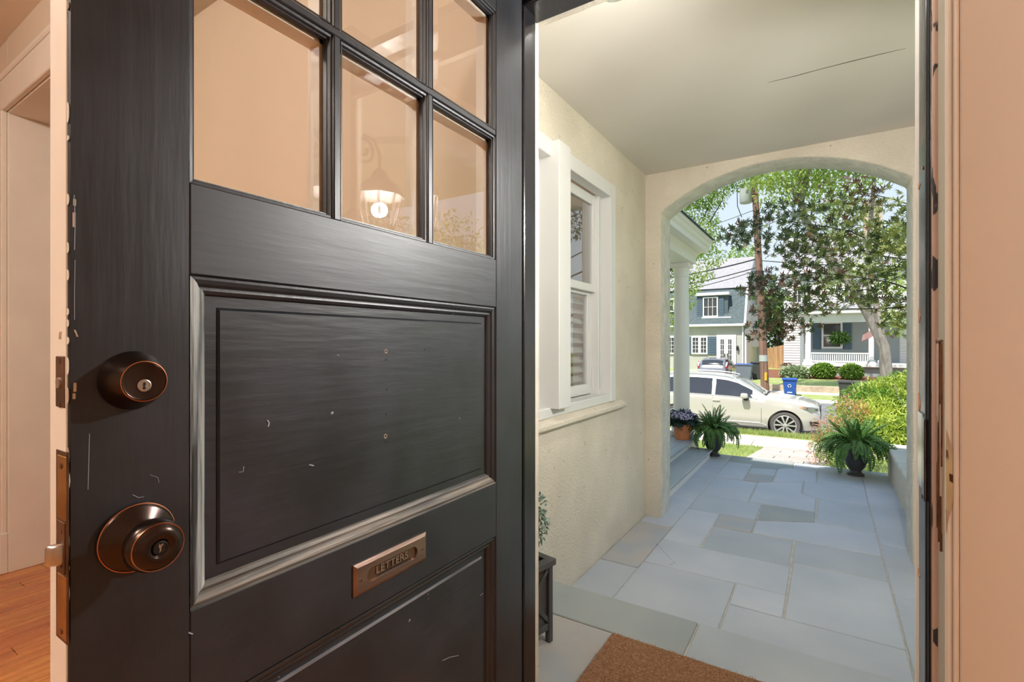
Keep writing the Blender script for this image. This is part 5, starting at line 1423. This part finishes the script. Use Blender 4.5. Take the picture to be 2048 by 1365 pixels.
    for wx in WXs:
        for sy in (-1, 1):
            yo = sy * .955
            MB().lathe([(.425, sy * .62), (.425, sy * .97), (.43, sy * .975)], (wx, 0, .38), 'y', 40, caps=False).build('arch_liner', M['car_black'], t, smooth=True, local=True)
            ty = MB().lathe([(.272, 0), (.30, .012 * sy), (.36, .004 * sy), (.378, -.03 * sy), (.378, -.20 * sy), (.30, -.24 * sy), (.26, -.22 * sy)], (wx, yo, .378), 'y', 44, caps=False)
            wh = ty.build('wheel', M['tyre'], t, smooth=True, local=True, angle=45)
            MB().lathe([(.280, .004 * sy), (.272, .008 * sy), (.258, -.005 * sy), (.25, -.04 * sy), (.24, -.12 * sy)], (wx, yo, .378), 'y', 44, caps=False).build('rim', M['alloy'], wh, smooth=True, local=True)
            MB().lathe([(.25, -.075 * sy), (.0, -.07 * sy)], (wx, yo, .378), 'y', 32).build('brake_shade', M['car_black'], wh, local=True)
            for k in range(5):
                for q in (-1, 1):
                    a0, a1 = R(72 * k + 90 + q * 9), R(72 * k + 90 + q * 17)
                    ca, sa, cb, sb_ = math.cos(a0), math.sin(a0), math.cos(a1), math.sin(a1)
                    p0 = Vector((wx + .05 * ca, yo - .025 * sy, .378 + .05 * sa))
                    p1 = Vector((wx + .262 * cb, yo - .004 * sy, .378 + .262 * sb_))
                    dd = (p1 - p0).normalized()
                    sd_ = dd.cross(Vector((0, 1, 0))).normalized()
                    MB().prism([p0 - sd_ * .017, p0 + sd_ * .017, p1 + sd_ * .022, p1 - sd_ * .022], (0, -sy * .03, 0)).build('spoke', M['alloy'], wh, local=True)
            MB().lathe([(.06, -.03 * sy), (.055, -.012 * sy), (.03, -.006 * sy), (0, -.006 * sy)], (wx, yo, .378), 'y', 20).build('hub_cap', M['alloy'], wh, smooth=True, local=True)
    return t
CY = 15.62 + .99
car('car', 'pearl silver suv parked at the near kerb', (-.16 - 2.475, CY, -1.37), 0, M['car_silver'])
c2 = at(1420, 748, 33.6)
c2z = -1.23 + .28 * (36 - 29.7) / 10.3 - .02
car2 = car('car', 'dark grey wagon seen from behind in the driveway across the street', (c2.x + .1, 33.6 + 2.4, c2z), R(90), M['car_grey'])
car2.scale = (.95, 1.0, .81)

# ------------------------------------------------------------------ utility pole, wires
pb, ptop = at(1531, 790, 28.0), at(1506, 300, 28.0)
pb.z = gz(28.0)
up = thing('utility_pole', 'leaning brown wooden utility pole with a grey transformer across the street', 'pole', pb)
def pole_pt(py):
    t = (py - 790) / (300 - 790)
    return at(1531 - 25 * t, py, 28.0)
MB().tube([pb - Vector((0, 0, .2)), pole_pt(700), pole_pt(560), pole_pt(430), ptop], [.20, .185, .17, .155, .14], 14).build('shaft', M['pole_wood'], up, smooth=True)
tq = at(1492, 387, 27.9)
MB().lathe([(0.0, -.52), (.27, -.50), (.30, -.46), (.30, .40), (.33, .42), (.33, .47), (.26, .53), (0, .57)], tq, 'z', 24).build('transformer', M['grey_metal'], up, smooth=True, angle=40)
for py in (378, 398):
    a = pole_pt(py)
    MB().tube([a, (tq.x, 28.0, a.z)], .05, 6).build('bracket', M['grey_metal'], up)
MB().tube([tq + Vector((-.15, 0, .5)), tq + Vector((-.42, 0, .25)), tq + Vector((-.40, 0, -.6)), tq + Vector((-.2, 0, -1.2))], .022, 5).build('drop_wire', M['wire'], up)
for py, hgt in ((548, .28), (570, .5)):
    a = pole_pt(py)
    MB().lathe([(.20, -hgt / 2), (.21, -hgt / 2 + .02), (.21, hgt / 2)], (a.x, a.y, a.z), 'z', 14).build('cable_band', M['wire'], up)
a = pole_pt(717)
MB().lathe([(.205, -.16), (.207, 0), (.205, .16)], (a.x, a.y, a.z), 'z', 16).build('metal_band', M['grey_metal'], up, smooth=True)
a = pole_pt(753)
MB().box(a.x + .02, a.x + .13, a.y - .225, a.y - .18, a.z - .20, a.z + .20).build('marker_tag', M['yellow'], up, bevel=.005)
def wire(label, p0, p1, sag, r_=.016, n=14):
    pts = [p0.lerp(p1, i / n) - Vector((0, 0, sag * 4 * (i / n) * (1 - i / n))) for i in range(n + 1)]
    o = MB().tube(pts, r_, 5, False).build('power_line', M['wire'], origin=p0)
    tag(o, label, 'wire', 'overhead cables from the utility pole')
wire('uppermost thick cable from the pole over the grey roof to the left', pole_pt(518) + Vector((-.1, 0, 0)), at(1180, 572, 24), .25, .035)
wire('second cable from the pole over the grey roof to the left', pole_pt(535) + Vector((-.1, 0, 0)), at(1180, 590, 24.5), .3, .026)
wire('thin third cable from the pole over the grey roof to the left', pole_pt(541) + Vector((-.1, 0, .0)), at(1180, 607, 25), .3, .018)
wire('thin cable from below the transformer sloping down to the left', pole_pt(420) + Vector((-.1, 0, 0)), at(1180, 520, 27), .2, .014)
wire('straight cable from the pole to the right before the sky', pole_pt(407) + Vector((.1, 0, 0)), at(2100, 408, 30), .1, .018)
wire('cable from the pole to the right in front of the white house roof', pole_pt(522) + Vector((.1, 0, 0)), at(2100, 524, 30), .25, .02)
wire('low cable from the pole to the right at the white house eave', pole_pt(556) + Vector((.1, 0, 0)), at(2100, 556, 30), .3, .02)
wire('steep cable rising to the upper right corner of the arch, nearer the pole', at(1690, 440, 26), at(1835, 240, 9), .02, .012)
wire('steep cable rising to the upper right corner of the arch, farther from the pole', at(1712, 432, 26), at(1880, 260, 9), .02, .012)

# ------------------------------------------------------------------ bins across the street
def bin_(label, px, pyt, Y, h, m_, marks=False, lidm=None, group=None, wd=.58):
    c = at(px, pyt, Y)
    z0 = gz(Y) + .015
    zt = c.z
    t = thing('wheelie_bin', label, 'bin', (c.x, Y, z0), 0, 'wheelie bins across the street')
    hh_ = zt - z0
    b = MB()
    w0, w1_ = wd * .38, wd * .5
    b.add([(-w0, -.26, 0), (w0, -.26, 0), (w0, .26, 0), (-w0, .26, 0), (-w1_, -.33, hh_ - .08), (w1_, -.33, hh_ - .08), (w1_, .33, hh_ - .08), (-w1_, .33, hh_ - .08)], [(3, 2, 1, 0), (0, 1, 5, 4), (1, 2, 6, 5), (2, 3, 7, 6), (3, 0, 4, 7), (4, 5, 6, 7)])
    b.build('body', m_, t, bevel=.02, local=True)
    MB().box(-w1_ - .03, w1_ + .03, -.37, .36, hh_ - .085, hh_ - .03).build('rim', m_, t, bevel=.012, local=True)
    MB().prism([(-w1_ - .02, -.38, hh_ - .03), (-w1_ - .02, .36, hh_ - .03), (-w1_ - .02, .30, hh_), (-w1_ - .02, -.30, hh_ + .02)], (2 * w1_ + .04, 0, 0)).build('lid', lidm or m_, t, bevel=.01, local=True)
    MB().tube([(-w1_ * .7, .40, hh_ - .06), (w1_ * .7, .40, hh_ - .06)], .016, 6).build('handle', m_, t, local=True)
    for sx_ in (-1, 1):
        MB().lathe([(.11, -.03), (.11, .03)], (sx_ * w0, .24, .11), 'x', 16).build('wheel', M['car_black'], t, local=True)
    if marks:
        for z_, ww, hz_ in ((hh_ - .30, .20, .05), (hh_ - .16, .28, .025)):
            MB().box(-ww / 2, ww / 2, -.318, -.30, z_ - hz_, z_ + hz_).build('print', M['mark_white'] if hz_ > .03 else m_, t, local=True)
    return t
bin_('blue recycling bin on the verge across the street', 1580, 757, 27.4, 1.0, M['bin_blue'])
for ob in bpy.data.objects:
    if ob.name == 'wheelie_bin':
        hb_ = at(1580, 757, 27.4).z - gz(27.4)
        for k, a in enumerate((90, 210, 330)):
            c_, s__ = math.cos(R(a)), math.sin(R(a))
            MB().box(-.055, .055, -.326, -.30, -.012, .012, Matrix.Translation((.075 * c_ * 0 + .06 * c_, 0, hb_ - .36 + .06 * s__)) @ Matrix.Rotation(R(a + 90) * -1, 4, 'Y')).build('recycle_arrow', M['mark_white'], ob, local=True)
        MB().box(-.10, .10, -.290, -.268, hb_ - .70, hb_ - .655).build('print_strip', M['mark_white'], ob, local=True)
bin_('dark bin on the verge beside the bright shrub', 1692, 762, 27.4, 1.0, M['bin_dark'])
bin_('large grey bin with a blue lid beside the driveway car', 1489, 728, 33.2, 1.0, M['bin_grey'], False, M['bin_blue'], wd=.9)
bin_('black bin between the grey house and the utility pole', 1514, 724, 34.2, 1.0, M['bin_dark'], wd=.62)

# ------------------------------------------------------------------ bushes before the white house
def bush(name, label, px, pyt, pyb, hw_px, Y, m_, n, L_, W_, seed, dens=1.0):
    top, bot = at(px, pyt, Y), at(px, pyb, Y)
    rx_ = at(px + hw_px, pyb, Y).x - at(px, pyb, Y).x
    g_ = gz(Y)
    t = thing(name, label, 'bush', (top.x, Y, g_), 0, 'low bushes before the white house')
    h_ = top.z - g_
    clumps('foliage', [((top.x, Y, g_ + h_ * .5), (rx_, rx_ * .9, h_ * .5)), ((top.x, Y, g_ + h_ * .5), (rx_ * .8, rx_ * .7, h_ * .42))], n, L_, W_, m_, t, seed, .8)
    return t
bush('round_bush', 'large clipped round bush below the white porch railing', 1646, 728, 756, 26, 36.6, M['box_leaf'], 3200, .16, .10, 81)
bush('round_bush', 'shaded round bush next to the bright shrub, below the porch', 1703, 730, 757, 23, 36.6, M['box_leaf'], 2600, .16, .10, 82)
bush('hosta', 'pale low hosta bed left of the clipped round bush', 1590, 736, 757, 28, 36.4, M['hosta_leaf'], 1300, .26, .16, 83)

# ------------------------------------------------------------------ the houses across the street
def hx(px, Y): return at(px, 687, Y).x
def hz(px, py, Y): return at(px, py, Y).z
A = 40.0
hA = thing('house', 'grey-beige gambrel house with slate blue shutters across the street', 'house', (hx(1440, A), A, gz(A)))
xa0, xa1 = -12.5, hx(1489, A)
zg = gz(A) - .3
ze, zb_, zr = hz(1440, 653, A), hz(1440, 577, A + 1.1), hz(1450, 518, A + 4.8)
MB().box(xa0, xa1, A, A + 10, zg, ze).build('wall', M['house_stucco'], hA)
MB().box(xa0 - .1, xa1 + .12, A - .42, A - .02, ze - .02, ze + .16).build('gutter', M['white_far'], hA, bevel=.03)
MB().prism([(xa0, A - .35, ze + .12), (xa0, A + 1.1, zb_), (xa0, A + 8.9, zb_), (xa0, A + 10.3, ze + .12)], (xa1 - xa0 - .02, 0, 0)).build('mansard_slope', M['slate'], hA)
MB().prism([(xa0, A + .95, zb_ - .02), (xa0, A + 4.8, zr), (xa0, A + 9.05, zb_ - .02)], (xa1 - xa0 + .1, 0, 0)).build('upper_roof', M['roof_light'], hA)
MB().prism([(xa1 - .02, A, zg), (xa1 - .02, A, ze), (xa1 - .02, A - .3, ze + .15), (xa1 - .02, A + 1.1, zb_), (xa1 - .02, A + 4.8, zr - .05), (xa1 - .02, A + 8.9, zb_), (xa1 - .02, A + 10, ze), (xa1 - .02, A + 10, zg)], (.14, 0, 0)).build('gable_wall', M['white_far'], hA)
MB().box(xa1 + .10, xa1 + .55, A + 3.2, A + 4.4, 1.0, 4.3).build('side_bay', M['white_far'], hA, bevel=.03)
def pane_window(parent, x0, x1, z0, z1, Y, cols, rows, fr=.07, mu=.03, frame='window', m_f='white_far', m_g='dark_glass'):
    b = MB()
    for q in ((x0 - fr, x0, z0 - fr, z1 + fr), (x1, x1 + fr, z0 - fr, z1 + fr), (x0, x1, z0 - fr, z0), (x0, x1, z1, z1 + fr)):
        b.box(q[0], q[1], Y - .10, Y + .05, q[2], q[3])
    w_ = b.build(frame, M[m_f], parent)
    b = MB()
    for i in range(1, cols):
        xm = lerp(x0, x1, i / cols)
        b.box(xm - mu / 2, xm + mu / 2, Y - .07, Y - .02, z0, z1)
    for i in range(1, rows):
        zm = lerp(z0, z1, i / rows)
        b.box(x0, x1, Y - .068, Y - .022, zm - mu / 2, zm + mu / 2)
    if cols * rows > 1: b.build('glazing_bars', M[m_f], w_)
    MB().box(x0, x1, Y - .035, Y - .005, z0, z1).build('pane', M[m_g], w_)
    return w_
def rz2(px0, px1, py0, py1, Y):
    c = (px0 + px1) / 2
    return hx(px0, Y), hx(px1, Y), hz(c, py1, Y), hz(c, py0, Y)
# dormer with its window and shutters
D = A + .05
x0, x1, z0, z1 = rz2(1394, 1456, 588, 636, D)
MB().box(x0, x1, D, D + 2.2, z0 - .1, z1 - .1).build('dormer', M['slate'], hA)
MB().box(x0 - .1, x1 + .1, D - .25, D + 2.4, z1 - .14, z1 + .08).build('dormer_fascia', M['white_far'], hA, bevel=.02)
q = rz2(1408.5, 1434, 597, 632, D)
pane_window(hA, *q, D - .02, 3, 2, .09)
MB().box(q[0] - .16, q[1] + 1.0, D - .14, D, q[2] - .19, q[2] - .1).build('window_sill', M['white_far'], hA)
def shutter(parent, px0, px1, py0, py1, Y):
    a, b, c, d = rz2(px0, px1, py0, py1, Y)
    s_ = MB().box(a, b, Y - .08, Y - .01, c, d).build('shutter', M['shutter_blue'], parent, bevel=.015)
    n_ = 7
    for i in range(n_):
        zz_ = lerp(c + .12, d - .12, (i + .5) / n_)
        MB().box(a + .08, b - .08, Y - .10, Y - .07, zz_ - .03, zz_ + .03).build('slat', M['shutter_blue'], s_)
shutter(hA, 1393.5, 1404.5, 596, 634, D)
shutter(hA, 1438, 1448, 596, 634, D)
q1, q2 = rz2(1386, 1397, 676, 706, A), rz2(1402.5, 1413, 676, 706, A)
pane_window(hA, *q1, A - .02, 2, 4, .10)
pane_window(hA, *q2, A - .02, 2, 4, .10)
shutter(hA, 1416.5, 1434, 673.5, 709.5, A)
shutter(hA, 1378, 1383, 673.5, 709.5, A)
q = rz2(1345, 1350, 676, 706, A)
pane_window(hA, q[0] - .6, q[1], q[2], q[3], A - .02, 3, 4, .10)
q = rz2(1339, 1347, 600, 622, A)
pane_window(hA, q[0] - .3, q[1], q[2], q[3], D - .02, 2, 2, .10)
fx0, fx1, fz0, fz1 = rz2(1437, 1469, 673, 738, A)
MB().box(fx0 - .12, fx1 + .12, A - .10, A - .01, fz0, fz1 + .1).build('door_surround', M['white_far'], hA, bevel=.02)
for a, b in ((1438.5, 1451.8), (1453.6, 1467)):
    u0, u1, v0, v1 = rz2(a, b, 676, 738, A)
    dr = MB().box(u0, u1, A - .14, A - .10, v0, v1).build('french_door', M['white_far'], hA, bevel=.01)
    MB().box(u0 + .12, u1 - .12, A - .15, A - .139, v0 + .25, v1 - .12).build('pane', M['dark_glass'], dr)
    gb = MB()
    gb.box((u0 + u1) / 2 - .015, (u0 + u1) / 2 + .015, A - .165, A - .148, v0 + .25, v1 - .12)
    for i in range(1, 5):
        zz_ = lerp(v0 + .25, v1 - .12, i / 5)
        gb.box(u0 + .12, u1 - .12, A - .164, A - .149, zz_ - .015, zz_ + .015)
    gb.build('glazing_bars', M['white_far'], dr)
    xh = u1 - .06 if a < 1445 else u0 + .06
    MB().box(xh - .03, xh + .03, A - .19, A - .14, v0 + .85, v0 + 1.15).build('handle', M['car_black'], dr)
lx_, lz_ = hx(1470.5, A), hz(1470, 697, A)
MB().lathe([(.02, -.18), (.08, -.12), (.09, .08), (.03, .2)], (lx_ + .18, A - .14, lz_), 'z', 8).build('wall_lamp', M['car_black'], hA)
MB().tube([(xa1 - .1, A - .12, ze), (xa1 - .1, A - .08, ze - .4), (xa1 - .1, A - .08, zg + .3)], .055, 8).build('downspout', M['white_far'], hA)

B, BP = 41.0, 38.0
hB = thing('house', 'white house with a columned front porch behind the trees', 'house', (hx(1680, BP), BP, gz(BP)))
xb0, xb1 = hx(1568, B), hx(1568, B) + 13.5
zg = gz(BP) - .4
zt = hz(1650, 541, B)
MB().box(xb0, xb1, B, B + 9, zg, zt).build('wall', M['white_far'], hB)
sd2 = MB()
z = zg + .2
while z < zt - .1:
    sd2.prism([(xb0 - .01, B - .035, z), (xb0 - .01, B + .01, z), (xb0 - .01, B + .01, z + .17)], (xb1 - xb0 + .02, 0, 0))
    z += .18
tag(sd2.build('siding', M['white_far'], hB), kind='stuff')
zr2 = hz(1650, 470, B + 4.5)
MB().prism([(xb0 - .3, B - .45, zt - .1), (xb0 - .3, B - .45, zt + .02), (xb0 - .3, B + 4.5, zr2), (xb0 - .3, B + 9.4, zt), (xb0 - .3, B + 9.4, zt - .1)], (xb1 - xb0 + .6, 0, 0)).build('main_roof', M['roof_light'], hB)
MB().box(xb0 - .3, xb1 + .3, B - .5, B - .42, zt - .16, zt + .05).build('eave_board', M['white_far'], hB)
xc_ = hx(1745, B + 3)
MB().box(xc_ - .55, xc_ + .55, B + 2.6, B + 3.5, zt, hz(1745, 405, B + 3)).build('chimney', M['retain'], hB, bevel=.03)
px0_, px1_ = hx(1608, BP), hx(1770, BP)
zf = hz(1680, 727, BP)
zbm0, zbm1 = hz(1680, 645, BP), hz(1680, 620, BP)
MB().box(px0_ - .1, px1_ + 1.2, BP - .15, B, zf - .22, zf).build('porch_floor', M['white_far'], hB, bevel=.02)
MB().box(px0_, px1_ + 1.1, BP + .1, B, zg, zf - .2).build('porch_base', M['porch_grey'], hB)
MB().box(px0_, px1_ + 1.1, BP - .02, BP + .25, zbm0, zbm1 - .25).build('porch_beam', M['white_far'], hB, bevel=.015)
MB().box(px0_ - .35, px1_ + 1.4, BP - .35, B, zbm1 - .26, zbm1).build('porch_cornice', M['white_far'], hB, bevel=.03)
MB().prism([(px0_ - .4, BP - .4, zbm1), (px0_ - .4, BP - .4, zbm1 + .04), (px0_ - .4, B, zbm1 + .62), (px0_ - .4, B, zbm1)], (px1_ - px0_ + 1.9, 0, 0)).build('porch_roof', M['roof_light'], hB)
MB().box(px0_, px1_ + 1.0, B - .06, B - .001, zf, zbm0 + .1).build('porch_back_wall', M['porch_grey'], hB)
for a, b in ((1611, 1621.5), (1737.5, 1748), (1759, 1767)):
    u0, u1 = hx(a, BP), hx(b, BP)
    cl_ = MB().box(u0, u1, BP, BP + (u1 - u0), zf, zbm0).build('column', M['white_far'], hB, bevel=.02)
    MB().box(u0 - .10, u1 + .10, BP - .10, BP + (u1 - u0) + .1, zf, zf + .22).build('column_base', M['white_far'], cl_, bevel=.03)
    MB().box(u0 - .08, u1 + .08, BP - .08, BP + (u1 - u0) + .08, zbm0 - .16, zbm0).build('capital', M['white_far'], cl_, bevel=.02)
u0, u1 = hx(1610, BP), hx(1623, BP)
MB().prism([(u0 - .25, BP - .25, zg + .2), (u1 + .25, BP - .25, zg + .2), (u1 + .05, BP - .1, zf - .02), (u0 - .05, BP - .1, zf - .02)], (0, .6, 0)).build('column_pedestal', M['white_far'], hB)
u0, u1 = hx(1621.5, BP), hx(1737.5, BP)
z0, z1 = hz(1680, 724, BP), hz(1680, 706, BP)
MB().box(u0, u1, BP + .08, BP + .20, z1 - .09, z1).build('top_rail', M['white_far'], hB, bevel=.015)
MB().box(u0, u1, BP + .09, BP + .19, z0 - .04, z0 + .05).build('bottom_rail', M['white_far'], hB, bevel=.015)
nb = 27
for i in range(nb):
    xm = lerp(u0, u1, (i + .5) / nb)
    MB().box(xm - .03, xm + .03, BP + .11, BP + .17, z0, z1 - .05).build('baluster', M['white_far'], hB)
q = rz2(1647, 1681, 648, 694, B - .07)
wv = pane_window(hB, *q, B - .09, 1, 2, .12, .08)
shutter(hB, 1625.5, 1642, 647, 699, B - .07)
shutter(hB, 1686.5, 1703, 647, 699, B - .07)
q = rz2(1588, 1602, 575, 605, B)
pane_window(hB, *q, B - .03, 2, 2, .10)
q = rz2(1690, 1706, 572, 606, B)
pane_window(hB, *q, B - .03, 2, 2, .10)
MB().tube([(hx(1605.5, BP + 2), B - .15, zt - .2), (hx(1605.5, BP + 2), B - .15, zg)], .06, 6).build('downspout', M['porch_grey'], hB)
MB().box(hx(1600, B), hx(1608, B), B - .05, B + .02, zg, zbm1).build('corner_board', M['porch_grey'], hB)
# hanging fern and flag
c = at(1679, 676, BP + .5)
hf = thing('hanging_fern', 'hanging fern basket before the window of the white porch', 'fern', (c.x, c.y, c.z - .2))
clumps('fronds', [((c.x, c.y, c.z + .05), (.50, .45, .30)), ((c.x + .25, c.y, c.z - .1), (.28, .3, .28)), ((c.x - .25, c.y, c.z - .1), (.25, .3, .25))], 1200, .22, .06, M['fern'], hf, 91, .3)
MB().lathe([(.0, -.26), (.14, -.22), (.19, -.05), (.17, -.05)], c, 'z', 16).build('basket', M['bin_dark'], hf)
hw_ = MB()
for k in range(3):
    a = k * 2.094
    hw_.tube([(c.x + .16 * math.cos(a), c.y + .16 * math.sin(a), c.z - .05), (c.x, c.y, c.z + .6), (c.x, c.y, zbm0 + .02)], .008, 4)
hw_.build('hanger_wire', M['wire'], hf)
f0, f1 = at(1762, 652, BP - .9), at(1724, 679, BP - 1.1)
fg = thing('flag', 'striped flag flying from the porch column of the white house', 'flag', f0)
U = f1 - f0
V = Vector((-.10, .05, -.62))
nu, nv = 20, 13
b = MB()
def fp(i, j):
    u_, v_ = i / nu, j / nv
    return f0 + U * u_ + V * (v_ - .5) * (1 - .35 * u_) + Vector((0, .10 * math.sin(u_ * 9 + v_ * 1.5), .05 * math.sin(u_ * 7 + 1)))
fm = []
for i in range(nu):
    for j in range(nv):
        b.add([fp(i, j), fp(i + 1, j), fp(i + 1, j + 1), fp(i, j + 1)], [(0, 1, 2, 3)], 2 if (i < 8 and j < 7) else j % 2)
b.build('cloth', [M['flag_red'], M['flag_white'], M['flag_blue']], fg, smooth=True)
stz = MB()
for i in range(6):
    for j in range(4):
        p = fp(i * 1.25 + 1, j * 1.5 + 1.2) + Vector((0, -.012, 0))
        stz.prism([p + Vector((.022 * math.cos(R(90 + 72 * k * 2)), 0, .022 * math.sin(R(90 + 144 * k)))) for k in range(5)], (0, .004, 0))
tag(stz.build('stars', M['flag_white'], fg), kind='stuff')
MB().tube([fp(0, 13) + Vector((.1, .6, -.5)), fp(0, 7), fp(0, 0) + Vector((-.03, -.05, .12))], .022, 6).build('flagpole', M['white_far'], fg)
# cedar fence between the houses
fa, fb = Vector((hx(1534, 43.6), 43.6, 0)), Vector((hx(1568, 41.6), 41.6, 0))
fc = thing('fence', 'cedar board fence between the grey house and the white house', 'fence', (fa.x, fa.y, gz(43)))
nb = 8
ra = random.Random(4)
for i in range(nb):
    a, c_ = fa.lerp(fb, (i + .03) / nb), fa.lerp(fb, (i + .97) / nb)
    zt_ = lerp(hz(1534, 697, 43.6), hz(1566, 690, 41.6), (i + .5) / nb)
    dv_ = Vector((.02, .06, 0)) * (i % 2)
    MB().prism([(a.x, a.y + dv_.y, gz(42) - .2), (c_.x, c_.y + dv_.y, gz(42) - .2), (c_.x, c_.y + dv_.y, zt_), (a.x, a.y + dv_.y, zt_ - .02)], (.01, .03, 0)).build('board', M['fence_wood'], fc, bevel=.006)
MB().tube([(fa.x, fa.y + .12, gz(42) + .5), (fb.x, fb.y + .12, gz(42) + .5)], .05, 4).build('rail', M['fence_wood'], fc)
# planter boxes and pots at the left of the porch steps
c = at(1576, 741, 37.6)
tb = thing('garden_tub', 'low grey garden tub left of the white porch', 'tub', (c.x, 37.6, gz(37.6)))
MB().lathe([(.34, 0), (.42, .5), (.46, .52), (.46, .56), (.38, .56), (.36, .45), (0, .45)], (0, 0, 0), 'z', 20).build('tub', M['grey_metal'], tb, local=True)
clumps('plants', [((0, 0, .62), (.4, .4, .15))], 200, .14, .08, M['maple_red'], tb, 95, .4, local=True)
